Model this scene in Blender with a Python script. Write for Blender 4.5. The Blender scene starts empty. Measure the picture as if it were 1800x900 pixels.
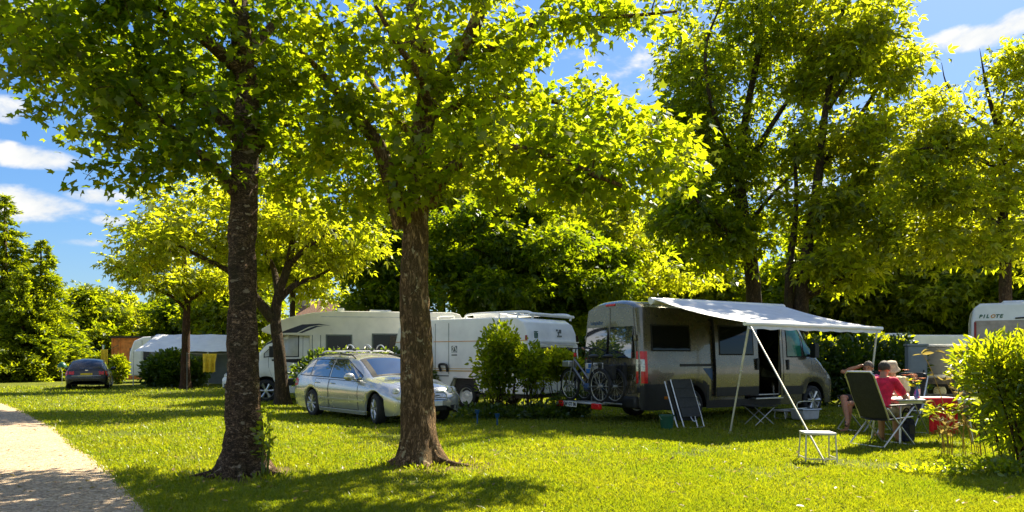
import bpy, bmesh, math, random
import numpy as np
from mathutils import Vector, Matrix, noise as mnoise
PI = math.pi
R = math.radians
S = bpy.context.scene
COL = S.collection
# ------------------------------------------------------------------ camera
H = 1.4            # eye height
F = 1300.0         # focal length in photo pixels
HZ = 626.0         # horizon row in the photo
cd = bpy.data.cameras.new('camera')
cam = bpy.data.objects.new('camera', cd); COL.objects.link(cam)
cam.location = (0, 0, H); cam.rotation_euler = (R(90), 0, 0)
cd.sensor_width = 36; cd.lens = 36 * F / 1800; cd.shift_y = (HZ - 450) / 1800
cd.clip_start = 0.05; cd.clip_end = 2000
S.camera = cam
# ------------------------------------------------------------------ sun + sky
SUN_AZ = 35.0      # degrees right of straight ahead
SUN_EL = 44.0
sd = Vector((math.sin(R(SUN_AZ)) * math.cos(R(SUN_EL)), math.cos(R(SUN_AZ)) * math.cos(R(SUN_EL)), math.sin(R(SUN_EL))))
sl = bpy.data.lights.new('sun', 'SUN'); sl.energy = 5.0; sl.angle = R(0.5); sl.color = (1.0, 0.90, 0.70)
so = bpy.data.objects.new('sun', sl); COL.objects.link(so)
so.rotation_euler = (-sd).to_track_quat('-Z', 'Y').to_euler(); so.location = sd * 60
S.view_settings.view_transform = 'Standard'; S.view_settings.look = 'None'
S.view_settings.exposure = 1.72; S.view_settings.gamma = 1; S.view_settings.use_curve_mapping = False
S.cycles.use_denoising = True
S.cycles.max_bounces = 9; S.cycles.diffuse_bounces = 4; S.cycles.transmission_bounces = 5; S.cycles.transparent_max_bounces = 6
S.cycles.caustics_reflective = False; S.cycles.caustics_refractive = False
S.cycles.sample_clamp_indirect = 6
S.render.film_transparent = False

class NT:
    """small helper to wire node trees"""
    def __init__(s, tree): s.t = tree; s.n = tree.nodes; s.l = tree.links
    def node(s, typ, **kw):
        n = s.n.new(typ)
        for k, v in kw.items():
            if k.startswith('i_'):
                key = k[2:]
                n.inputs[int(key) if key.isdigit() else key].default_value = v
            else: setattr(n, k, v)
        return n
    def link(s, a, b): s.l.new(a, b)
    def math(s, op, a, b=None, c=None, clamp=False):
        n = s.node('ShaderNodeMath', operation=op, use_clamp=clamp)
        for i, v in enumerate((a, b, c)):
            if v is None: continue
            if isinstance(v, (int, float)): n.inputs[i].default_value = v
            else: s.link(v, n.inputs[i])
        return n.outputs[0]
    def mix(s, fac, a, b, blend='MIX'):
        n = s.node('ShaderNodeMix', data_type='RGBA', blend_type=blend)
        for sock, v in ((n.inputs[0], fac), (n.inputs[6], a), (n.inputs[7], b)):
            if isinstance(v, (int, float)): sock.default_value = v
            elif isinstance(v, tuple): sock.default_value = (*v[:3], 1)
            else: s.link(v, sock)
        return n.outputs[2]
    def ramp(s, fac, stops, interp='LINEAR'):
        n = s.node('ShaderNodeValToRGB'); cr = n.color_ramp; cr.interpolation = interp
        while len(cr.elements) < len(stops): cr.elements.new(0.5)
        for e, (p, c) in zip(cr.elements, stops):
            e.position = p; e.color = (c, c, c, 1) if isinstance(c, (int, float)) else (*c[:3], 1)
        s.link(fac, n.inputs[0]); return n.outputs[0]
    def noise(s, vec, scale, detail=3, rough=0.55, dist=0.0):
        n = s.node('ShaderNodeTexNoise'); n.inputs['Scale'].default_value = scale
        n.inputs['Detail'].default_value = detail; n.inputs['Roughness'].default_value = rough
        n.inputs['Distortion'].default_value = dist
        if vec is not None: s.link(vec, n.inputs['Vector'])
        return n.outputs[0]

w = bpy.data.worlds.new('World'); S.world = w; w.use_nodes = True
T = NT(w.node_tree); T.n.clear()
out = T.node('ShaderNodeOutputWorld'); bg = T.node('ShaderNodeBackground')
bg.inputs[1].default_value = 0.080
sky = T.node('ShaderNodeTexSky', sky_type='NISHITA'); sky.sun_disc = False
sky.sun_elevation = R(SUN_EL); sky.sun_rotation = R(SUN_AZ); sky.air_density = 1.0; sky.dust_density = 0.6; sky.ozone_density = 2.2
hs = T.node('ShaderNodeHueSaturation'); hs.inputs['Saturation'].default_value = 1.12; hs.inputs['Value'].default_value = 1.0
tint = T.mix(1.0, sky.outputs[0], (0.68, 0.80, 0.95), 'MULTIPLY')
lum = T.node('ShaderNodeRGBToBW'); T.link(tint, lum.inputs[0])
dv = T.node('ShaderNodeVectorMath', operation='SCALE'); T.link(tint, dv.inputs[0]); T.link(T.math('DIVIDE', 1.0, T.math('ADD', 1.0, T.math('MULTIPLY', lum.outputs[0], 0.17))), dv.inputs['Scale'])
T.link(dv.outputs[0], hs.inputs['Color'])
tc = T.node('ShaderNodeTexCoord'); sep = T.node('ShaderNodeSeparateXYZ'); T.link(tc.outputs['Generated'], sep.inputs[0])
az = T.math('ARCTAN2', sep.outputs[0], sep.outputs[1]); el = T.math('ARCSINE', sep.outputs[2])
nv = T.node('ShaderNodeCombineXYZ'); T.link(az, nv.inputs[0]); T.link(T.math('MULTIPLY', el, 1.9), nv.inputs[1])
cn = T.noise(nv.outputs[0], 14, 7, 0.58, 0.3)
def az_el(px, py):
    a = math.atan((px - 900) / F); e = math.atan((HZ - py) / F * math.cos(a)); return a, e
tot = None
for px, py, rx, ry, g in ((58, 276, 85, 24, 1), (60, 362, 130, 38, 1), (166, 346, 80, 18, 1), (188, 388, 44, 14, .9), (140, 425, 90, 15, .75), (75, 20, 120, 26, .8), (170, 190, 110, 50, .55), (10, 190, 40, 26, .9),
                          (1720, 66, 90, 26, 1.0), (1790, 40, 60, 24, .9), (1090, 120, 150, 70, .72), (1560, 250, 260, 90, .5), (600, 60, 80, 40, .45), (560, 240, 150, 120, .5), (250, 460, 160, 26, .5), (1330, 330, 350, 120, .55)):
    a0, e0 = az_el(px, py)
    u = T.math('MULTIPLY', T.math('SUBTRACT', az, a0), F / rx); v = T.math('MULTIPLY', T.math('SUBTRACT', el, e0), F / ry)
    d2 = T.math('ADD', T.math('MULTIPLY', u, u), T.math('MULTIPLY', v, v))
    m = T.math('MULTIPLY', T.math('SUBTRACT', 1.0, T.math('MULTIPLY', d2, 0.9), clamp=True), g)
    tot = m if tot is None else T.math('MAXIMUM', tot, m)
# scattered clouds elsewhere in the sky (behind the viewer), gated by azimuth
cn2 = T.noise(nv.outputs[0], 3.2, 6, 0.6, 0.2)
back = T.math('GREATER_THAN', T.math('ABSOLUTE', az), 0.75)
tot = T.math('MAXIMUM', tot, T.math('MULTIPLY', back, T.math('MULTIPLY', T.math('SUBTRACT', cn2, 0.38), 4.5, clamp=True)))
dens = T.math('ADD', T.math('MULTIPLY', tot, 1.0), T.math('MULTIPLY', T.math('SUBTRACT', cn, 0.5), 2.0))
fac = T.ramp(dens, [(0.46, 0.0), (0.98, 1.0)], 'EASE')
fac = T.math('MULTIPLY', fac, T.math('GREATER_THAN', el, 0.0))
cloudc = T.mix(T.ramp(cn, [(0.3, 0.0), (0.62, 1.0)]), (2.7, 3.0, 3.4), (3.9, 3.9, 3.8))
T.link(T.mix(fac, hs.outputs[0], cloudc), bg.inputs[0]); T.link(bg.outputs[0], out.inputs[0])

# ------------------------------------------------------------------ helpers
rng = np.random.default_rng(7); random.seed(7)
def P(px, py, d): return Vector(((px - 900) / F * d, d, H + (HZ - py) / F * d))
def G(px, py):
    d = F * H / (py - HZ); return Vector(((px - 900) / F * d, d, 0))
def GX(px, d): return Vector(((px - 900) / F * d, d, 0))

MATS = {}
def mat(name, col, rough=0.5, metal=0.0, var=0.12, vscale=6.0, bump=0.0, bscale=40.0, spec=0.5, coat=0.0, col2=None, flake=False, trans=0.0):
    if name in MATS: return MATS[name]
    m = bpy.data.materials.new(name); m.use_nodes = True; t = NT(m.node_tree)
    b = t.n['Principled BSDF']; tc = t.node('ShaderNodeTexCoord')
    n = t.noise(tc.outputs['Object'], vscale, 4, 0.6)
    c2 = col2 or tuple(max(0, c * (1 - 2.2 * var)) for c in col)
    c1 = tuple(min(1, c * (1 + 0.6 * var)) for c in col)
    t.link(t.ramp(n, [(0.32, c2), (0.62, c1)]), b.inputs['Base Color'])
    b.inputs['Metallic'].default_value = metal; b.inputs['Specular IOR Level'].default_value = spec
    n2 = t.noise(tc.outputs['Object'], vscale * 4.3, 3, 0.6)
    t.link(t.ramp(n2, [(0.25, max(0.02, rough * 0.8)), (0.75, min(1, rough * 1.2))]), b.inputs['Roughness'])
    if coat: b.inputs['Coat Weight'].default_value = coat; b.inputs['Coat Roughness'].default_value = 0.06
    if trans: b.inputs['Transmission Weight'].default_value = trans
    if bump:
        bn = t.node('ShaderNodeBump'); bn.inputs['Strength'].default_value = bump; bn.inputs['Distance'].default_value = 0.02
        t.link(t.noise(tc.outputs['Object'], bscale, 4, 0.6), bn.inputs['Height']); t.link(bn.outputs[0], b.inputs['Normal'])
    MATS[name] = m; return m

def leaf_mat(name, c1, c2, t1, t2, tw=0.5, gloss=0.05):
    """leaf: diffuse front, translucent when light comes from behind; each leaf takes its own tint"""
    m = bpy.data.materials.new(name); m.use_nodes = True; t = NT(m.node_tree); t.n.clear()
    o = t.node('ShaderNodeOutputMaterial'); g = t.node('ShaderNodeNewGeometry'); tc = t.node('ShaderNodeTexCoord')
    big = t.noise(tc.outputs['Object'], 0.7, 2, 0.5)
    r = t.math('ADD', t.math('MULTIPLY', g.outputs['Random Per Island'], 0.7), t.math('MULTIPLY', t.math('SUBTRACT', big, 0.35), 1.0), clamp=True)
    d = t.node('ShaderNodeBsdfDiffuse'); tr = t.node('ShaderNodeBsdfTranslucent'); gl = t.node('ShaderNodeBsdfGlossy')
    gl.inputs['Roughness'].default_value = 0.38; gl.inputs['Color'].default_value = (0.9, 0.95, 1, 1)
    t.link(t.ramp(r, [(0, c1), (1, c2)]), d.inputs[0]); t.link(t.ramp(r, [(0, t1), (1, t2)]), tr.inputs[0])
    a = t.node('ShaderNodeMixShader'); a.inputs[0].default_value = tw; t.link(d.outputs[0], a.inputs[1]); t.link(tr.outputs[0], a.inputs[2])
    b = t.node('ShaderNodeMixShader'); b.inputs[0].default_value = gloss; t.link(a.outputs[0], b.inputs[1]); t.link(gl.outputs[0], b.inputs[2])
    t.link(b.outputs[0], o.inputs[0]); MATS[name] = m; return m

def tag(o, label=None, cat=None, group=None, kind=None):
    if label: o['label'] = label
    if cat: o['category'] = cat
    if group: o['group'] = group
    if kind: o['kind'] = kind
    return o
def thing(name, label, cat, loc=(0, 0, 0), rz=0.0, group=None):
    o = bpy.data.objects.new(name, None); COL.objects.link(o); o.empty_display_size = 0.2
    o.location = loc; o.rotation_euler = (0, 0, rz); return tag(o, label, cat, group)
def copy_tree(o, parent=None):
    c = o.copy(); COL.objects.link(c); c.parent = parent
    for ch in o.children: copy_tree(ch, c)
    return c

class MB:
    """collects primitive shapes, then links them as ONE mesh object"""
    def __init__(s): s.v = []; s.f = []; s.m = []; s.n = 0
    def add(s, verts, faces, mi=0):
        verts = [tuple(v) for v in verts]; o = s.n; s.v += verts; s.n += len(verts)
        for f in faces: s.f.append([i + o for i in f]); s.m.append(mi)
        return s
    def box(s, c, size, rz=0.0, ry=0.0, rx=0.0, mi=0):
        M = Matrix.Translation(Vector(c)) @ Matrix.Rotation(rz, 4, 'Z') @ Matrix.Rotation(ry, 4, 'Y') @ Matrix.Rotation(rx, 4, 'X')
        hx, hy, hz = size[0] / 2, size[1] / 2, size[2] / 2
        vs = [M @ Vector((x, y, z)) for x in (-hx, hx) for y in (-hy, hy) for z in (-hz, hz)]
        return s.add(vs, [(0, 1, 3, 2), (4, 6, 7, 5), (0, 4, 5, 1), (2, 3, 7, 6), (0, 2, 6, 4), (1, 5, 7, 3)], mi)
    def tube(s, pts, r, n=8, closed=False, cap=True, mi=0, jitter=None, ell=None):
        pts = [Vector(p) for p in pts]; k = len(pts)
        rs = r if hasattr(r, '__len__') else [r] * k
        tan = []
        for i in range(k):
            a = pts[(i - 1) % k] if (closed or i > 0) else pts[0]; b = pts[(i + 1) % k] if (closed or i < k - 1) else pts[-1]
            t = b - a; tan.append(t.normalized() if t.length > 1e-9 else Vector((0, 0, 1)))
        u = tan[0].orthogonal().normalized()
        if abs(tan[0].z) > 0.9: u = Vector((1, 0, 0)); u = (u - tan[0] * u.dot(tan[0])).normalized()
        vs = []
        for i in range(k):
            t = tan[i]; u = (u - t * u.dot(t)); u = u.normalized() if u.length > 1e-6 else t.orthogonal().normalized()
            w_ = t.cross(u)
            for j in range(n):
                a = 2 * PI * j / n; rr = rs[i] * (jitter(i, a, pts[i]) if jitter else 1)
                e1, e2 = ell if ell else (1, 1)
                vs.append(pts[i] + u * (math.cos(a) * rr * e1) + w_ * (math.sin(a) * rr * e2))
        fs = []
        for i in range(k if closed else k - 1):
            i2 = (i + 1) % k
            for j in range(n): j2 = (j + 1) % n; fs.append((i * n + j, i * n + j2, i2 * n + j2, i2 * n + j))
        if cap and not closed: fs.append(tuple(range(n - 1, -1, -1))); fs.append(tuple((k - 1) * n + j for j in range(n)))
        return s.add(vs, fs, mi)
    def lathe(s, prof, c=(0, 0, 0), axis='Z', n=20, mi=0, closed=False):
        """prof: list of (radius, height) turned round the axis"""
        c = Vector(c); vs = []; k = len(prof)
        for r_, h_ in prof:
            for j in range(n):
                a = 2 * PI * j / n; x, y = r_ * math.cos(a), r_ * math.sin(a)
                vs.append(c + (Vector((x, y, h_)) if axis == 'Z' else Vector((x, h_, -y)) if axis == 'Y' else Vector((h_, x, y))))
        fs = []
        for i in range(k if closed else k - 1):
            i2 = (i + 1) % k
            for j in range(n): j2 = (j + 1) % n; fs.append((i * n + j, i * n + j2, i2 * n + j2, i2 * n + j))
        if not closed:
            if prof[0][0] > 1e-4: fs.append(tuple(range(n - 1, -1, -1)))
            if prof[-1][0] > 1e-4: fs.append(tuple((k - 1) * n + j for j in range(n)))
        return s.add(vs, fs, mi)
    def ball(s, c, r, n=12, mi=0):
        r3 = r if hasattr(r, '__len__') else (r, r, r); c = Vector(c); m = max(5, n // 2 + 1)
        vs = []; fs = []
        for i in range(m + 1):
            th = PI * i / m
            for j in range(n):
                a = 2 * PI * j / n
                vs.append(c + Vector((r3[0] * math.sin(th) * math.cos(a), r3[1] * math.sin(th) * math.sin(a), r3[2] * math.cos(th))))
        for i in range(m):
            for j in range(n): j2 = (j + 1) % n; fs.append((i * n + j, (i + 1) * n + j, (i + 1) * n + j2, i * n + j2))
        return s.add(vs, fs, mi)
    def prism(s, poly, y0, y1, plane='XZ', mi=0):
        k = len(poly)
        f = (lambda a, b, y: (a, y, b)) if plane == 'XZ' else (lambda a, b, y: (y, a, b)) if plane == 'YZ' else (lambda a, b, y: (a, b, y))
        vs = [f(a, b, y0) for a, b in poly] + [f(a, b, y1) for a, b in poly]
        fs = [tuple(range(k)), tuple(range(2 * k - 1, k - 1, -1))] + [(i, k + i, k + (i + 1) % k, (i + 1) % k) for i in range(k)]
        return s.add(vs, fs, mi)
    def grid(s, rows, mi=0, flip=False):
        """rows: list of equal-length lists of points; mi may be a function (i, j)"""
        nr, nc = len(rows), len(rows[0]); o = s.n
        s.v += [tuple(p) for r_ in rows for p in r_]; s.n += nr * nc
        for i in range(nr - 1):
            for j in range(nc - 1):
                q = [o + i * nc + j, o + i * nc + j + 1, o + (i + 1) * nc + j + 1, o + (i + 1) * nc + j]
                s.f.append(q[::-1] if flip else q); s.m.append(mi(i, j) if callable(mi) else mi)
        return s
    def build(s, name, mats, parent=None, smooth=35, bevel=0, solid=0, sub=0, fix=True, segs=2):
        me = bpy.data.meshes.new(name); me.from_pydata(s.v, [], s.f)
        mats = mats if isinstance(mats, (list, tuple)) else [mats]
        for m in mats: me.materials.append(m)
        me.polygons.foreach_set('material_index', s.m)
        if fix:
            bm = bmesh.new(); bm.from_mesh(me); bmesh.ops.recalc_face_normals(bm, faces=bm.faces); bm.to_mesh(me); bm.free()
        if smooth:
            me.polygons.foreach_set('use_smooth', [True] * len(me.polygons)); me.set_sharp_from_angle(angle=R(smooth))
        o = bpy.data.objects.new(name, me); COL.objects.link(o); o.parent = parent
        if solid:
            md = o.modifiers.new('thickness', 'SOLIDIFY'); md.thickness = solid; md.offset = -1
            md = o.modifiers.new('edges', 'EDGE_SPLIT'); md.split_angle = R(48)
        if bevel: md = o.modifiers.new('bevel', 'BEVEL'); md.width = bevel; md.segments = segs; md.limit_method = 'ANGLE'; md.angle_limit = R(40)
        if sub: md = o.modifiers.new('smooth', 'SUBSURF'); md.levels = sub; md.render_levels = sub
        return o

def bez(p0, p1, p2, p3, n=10):
    p0, p1, p2, p3 = map(Vector, (p0, p1, p2, p3)); o = []
    for i in range(n + 1):
        t = i / n; o.append(p0 * (1 - t) ** 3 + p1 * 3 * t * (1 - t) ** 2 + p2 * 3 * t * t * (1 - t) + p3 * t ** 3)
    return o
def crom(pts, per=6):
    pts = [Vector(p) for p in pts]; o = []
    q = [pts[0] * 2 - pts[1]] + pts + [pts[-1] * 2 - pts[-2]]
    for i in range(1, len(q) - 2):
        a, b, c, d = q[i - 1:i + 3]
        for k in range(per):
            t = k / per
            o.append(0.5 * (2 * b + (c - a) * t + (2 * a - 5 * b + 4 * c - d) * t * t + (3 * b - a - 3 * c + d) * t ** 3))
    o.append(pts[-1]); return o

def text_obj(txt, name, m, parent, loc, rot, size, extrude=0.002, sx=1.0, shear=0.0, align='CENTER', bold=0.0):
    cu = bpy.data.curves.new(name, 'FONT'); cu.body = txt; cu.size = size; cu.extrude = extrude; cu.align_x = align; cu.align_y = 'CENTER'
    cu.shear = shear; cu.offset = bold
    t = bpy.data.objects.new('tmp', cu); COL.objects.link(t); bpy.context.view_layer.update()
    me = bpy.data.meshes.new_from_object(t.evaluated_get(bpy.context.evaluated_depsgraph_get()))
    bpy.data.objects.remove(t); me.name = name; me.materials.clear(); me.materials.append(m)
    o = bpy.data.objects.new(name, me); COL.objects.link(o); o.parent = parent
    o.location = loc; o.rotation_euler = rot; o.scale = (sx, 1, 1); return o

def numpy_mesh(name, V, tmpl_faces, nv, count, material):
    """many copies of one small template in one mesh; V is (count*nv, 3)"""
    me = bpy.data.meshes.new(name)
    fl = [len(f) for f in tmpl_faces]; L = sum(fl)
    me.vertices.add(count * nv); me.vertices.foreach_set('co', np.ascontiguousarray(V, dtype=np.float32).ravel())
    idx = (np.concatenate([np.array(f) for f in tmpl_faces])[None, :] + (np.arange(count) * nv)[:, None]).ravel().astype(np.int32)
    me.loops.add(len(idx)); me.loops.foreach_set('vertex_index', idx)
    st = (np.concatenate([[0], np.cumsum(fl)[:-1]])[None, :] + (np.arange(count) * L)[:, None]).ravel().astype(np.int32)
    me.polygons.add(len(st)); me.polygons.foreach_set('loop_start', st)
    me.update(calc_edges=True); me.materials.append(material); return me
# ------------------------------------------------------------------ leaves, trees, bushes
def leaf_templates():
    t = {}
    star = []
    for a, r_ in ((-165, .20), (-118, .52), (-92, .40), (-58, .80), (-30, .50), (0, 1.0), (30, .50), (58, .80), (92, .40), (118, .52), (165, .20)):
        star.append((r_ * math.cos(R(a)) + .22, r_ * math.sin(R(a)), -0.16 * r_ * r_ + .05 * math.cos(R(a * 3))))
    t['maple'] = (np.array(star), [tuple(range(11))])
    t['blade'] = (np.array([(0, 0, 0), (.35, .17, .05), (.75, .13, .03), (1, 0, -.08), (.75, -.13, .03), (.35, -.17, .05)]), [(0, 1, 2, 3), (0, 3, 4, 5)])
    t['oval'] = (np.array([(0, 0, 0), (.3, .3, .06), (.75, .24, .02), (1, 0, -.1), (.75, -.24, .02), (.3, -.3, .06)]), [(0, 1, 2, 3), (0, 3, 4, 5)])
    # a sprig of three leaflets seen as one clump far away
    s = []; fs = []
    for k, (a, L) in enumerate(((0, 1), (55, .8), (-55, .8))):
        c, s_ = math.cos(R(a)), math.sin(R(a)); o = len(s)
        for x, y, z in ((0, 0, 0), (.5, .22, .05), (1, 0, -.1), (.5, -.22, .05)):
            s.append((L * (x * c - y * s_), L * (x * s_ + y * c), z + .04 * k))
        fs.append((o, o + 1, o + 2, o + 3))
    t['sprig'] = (np.array(s), fs)
    t['needle'] = (np.array([(0, .06, 0), (.5, .17, .02), (1, .0, -.12), (.5, -.17, .02), (0, -.06, 0)]), [(0, 1, 2, 3, 4)])
    return t
LT = leaf_templates()

def leaf_mesh(name, pos, axis, size, tmpl, material, rg, up=0.7, jit=0.25):
    """pos (n,3); axis (n,3) the way the leaf points; up: how strongly leaf faces look at the sky"""
    V, fs = LT[tmpl]; n = len(pos)
    if n == 0: pos = np.zeros((1, 3)); axis = np.array([[1, 0, 0]]); n = 1
    x = axis + rg.normal(0, .35, (n, 3)); x /= np.linalg.norm(x, axis=1, keepdims=True) + 1e-9
    nrm = rg.normal(0, 1, (n, 3)); nrm /= np.linalg.norm(nrm, axis=1, keepdims=True); nrm = nrm * (1 - up) + np.array([0, 0, up])
    z = nrm - x * (nrm * x).sum(1, keepdims=True); z /= np.linalg.norm(z, axis=1, keepdims=True) + 1e-9
    y = np.cross(z, x)
    s = size * (1 + rg.uniform(-jit, jit, n))[:, None, None]
    ay = rg.uniform(.72, 1.12, n)[:, None, None]; az_ = rg.uniform(.2, 2.6, n)[:, None, None]; dr = rg.uniform(-.05, .32, n)[:, None]
    zz = V[None, :, 2:3] * az_ - (dr * (V[None, :, 0] ** 2 + .6 * V[None, :, 1] ** 2))[:, :, None]
    W_ = (V[None, :, 0:1] * x[:, None, :] + V[None, :, 1:2] * ay * y[:, None, :] + zz * z[:, None, :]) * s + pos[:, None, :]
    me = numpy_mesh(name, W_.reshape(-1, 3), fs, len(V), n, material)
    return me
def link_mesh(name, me, parent):
    o = bpy.data.objects.new(name, me); COL.objects.link(o); o.parent = parent; return o

def bark_mat(name, dark, light, patch, pscale=9, pth=0.63, zs=0.35):
    m = bpy.data.materials.new(name); m.use_nodes = True; t = NT(m.node_tree); b = t.n['Principled BSDF']
    tc = t.node('ShaderNodeTexCoord'); mp = t.node('ShaderNodeMapping'); mp.inputs['Scale'].default_value = (1, 1, zs); t.link(tc.outputs['Object'], mp.inputs[0])
    n1 = t.noise(mp.outputs[0], 12, 8, 0.74, 0.8)
    rid = t.noise(mp.outputs[0], 15, 5, 0.65, 1.6)
    crack = t.ramp(t.math('ABSOLUTE', t.math('SUBTRACT', rid, 0.5)), [(0.0, 0), (0.11, 1)])
    c = t.mix(crack, dark, t.ramp(n1, [(0.36, dark), (0.66, light)]))
    mp2 = t.node('ShaderNodeMapping'); mp2.inputs['Scale'].default_value = (1, 1, max(1.0, zs)); t.link(tc.outputs['Object'], mp2.inputs[0])
    pn = t.noise(mp2.outputs[0], pscale, 3, 0.6, 0.25)
    pf = t.ramp(pn, [(pth, 0), (pth + .035, 1)])
    c = t.mix(pf, c, patch)
    gn = t.noise(tc.outputs['Object'], 2.3, 3, 0.6)
    c = t.mix(t.ramp(gn, [(0.5, 0), (0.75, 0.55)]), c, (0.055, 0.06, 0.018))
    t.link(c, b.inputs['Base Color']); b.inputs['Roughness'].default_value = 0.92; b.inputs['Specular IOR Level'].default_value = 0.2
    bn = t.node('ShaderNodeBump'); bn.inputs['Strength'].default_value = 1.0; bn.inputs['Distance'].default_value = 0.03
    t.link(t.math('ADD', t.math('MULTIPLY', crack, 0.6), n1), bn.inputs['Height']); t.link(bn.outputs[0], b.inputs['Normal'])
    MATS[name] = m; return m

bark_mat('bark_dark', (0.045, 0.028, 0.016), (0.48, 0.30, 0.165), (0.50, 0.38, 0.24), 7, 0.62, 1.7)
bark_mat('bark_brown', (0.09, 0.052, 0.022), (0.62, 0.38, 0.18), (0.55, 0.44, 0.24), 8, 0.63, 0.30)
bark_mat('bark_plain', (0.035, 0.024, 0.015), (0.19, 0.125, 0.07), (0.12, 0.10, 0.06), 5, 0.7, 0.35)
bark_mat('bark_red', (0.04, 0.02, 0.01), (0.17, 0.09, 0.045), (0.2, 0.14, 0.08), 5, 0.72, 0.35)
leaf_mat('leaf_deep', (0.022, 0.055, 0.002), (0.070, 0.115, 0.003), (0.15, 0.28, 0.003), (0.50, 0.56, 0.008), 0.57, 0.018)
leaf_mat('leaf_maple', (0.030, 0.065, 0.002), (0.095, 0.135, 0.004), (0.27, 0.41, 0.004), (0.72, 0.73, 0.012), 0.60, 0.02)
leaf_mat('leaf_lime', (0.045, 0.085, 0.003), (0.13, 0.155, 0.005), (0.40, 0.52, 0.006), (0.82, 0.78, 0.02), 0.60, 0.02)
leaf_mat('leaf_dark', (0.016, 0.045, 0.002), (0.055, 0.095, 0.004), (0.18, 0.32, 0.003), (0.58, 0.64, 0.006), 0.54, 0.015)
leaf_mat('leaf_conifer', (0.045, 0.085, 0.004), (0.13, 0.165, 0.008), (0.26, 0.38, 0.004), (0.66, 0.68, 0.008), 0.50, 0.015)
leaf_mat('leaf_hedge', (0.03, 0.080, 0.004), (0.12, 0.16, 0.008), (0.34, 0.50, 0.004), (0.85, 0.80, 0.010), 0.5, 0.045)
leaf_mat('leaf_laurel', (0.014, 0.042, 0.003), (0.052, 0.09, 0.006), (0.10, 0.22, 0.003), (0.36, 0.44, 0.005), 0.42, 0.05)
leaf_mat('leaf_dry', (0.22, 0.16, 0.06), (0.34, 0.26, 0.10), (0.35, 0.26, 0.06), (0.5, 0.4, 0.1), 0.4, 0.03)

def trunk_jitter(seed, amp=0.10, flare=0.9, fz=0.22, lobes=5, basez=0.0):
    rg = np.random.default_rng(seed); ph = rg.uniform(0, 6.28, 8)
    def f(i, a, p):
        z = p.z - basez
        v = 1 + amp * (0.5 * math.sin(2 * a + ph[0] + z * 1.7) + 0.4 * math.sin(3 * a + ph[1] - z * 2.9) + 0.35 * math.sin(5 * a + ph[2] + z * 6.1)) + amp * .55 * mnoise.noise(Vector((math.cos(a) * 2.2, math.sin(a) * 2.2, z * 5 + seed))) + amp * .5 * mnoise.noise(Vector((math.cos(a) * 7, math.sin(a) * 7, z * 4 + seed))) + amp * .35 * mnoise.noise(Vector((math.cos(a) * 5, math.sin(a) * 5, z * 16 + seed)))
        e = math.exp(-max(z, 0) / fz)
        return v * (1 + flare * e * (0.62 + 0.38 * math.sin(lobes * a + ph[3]) + .2 * math.sin(2 * a + ph[4])))
    return f

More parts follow.
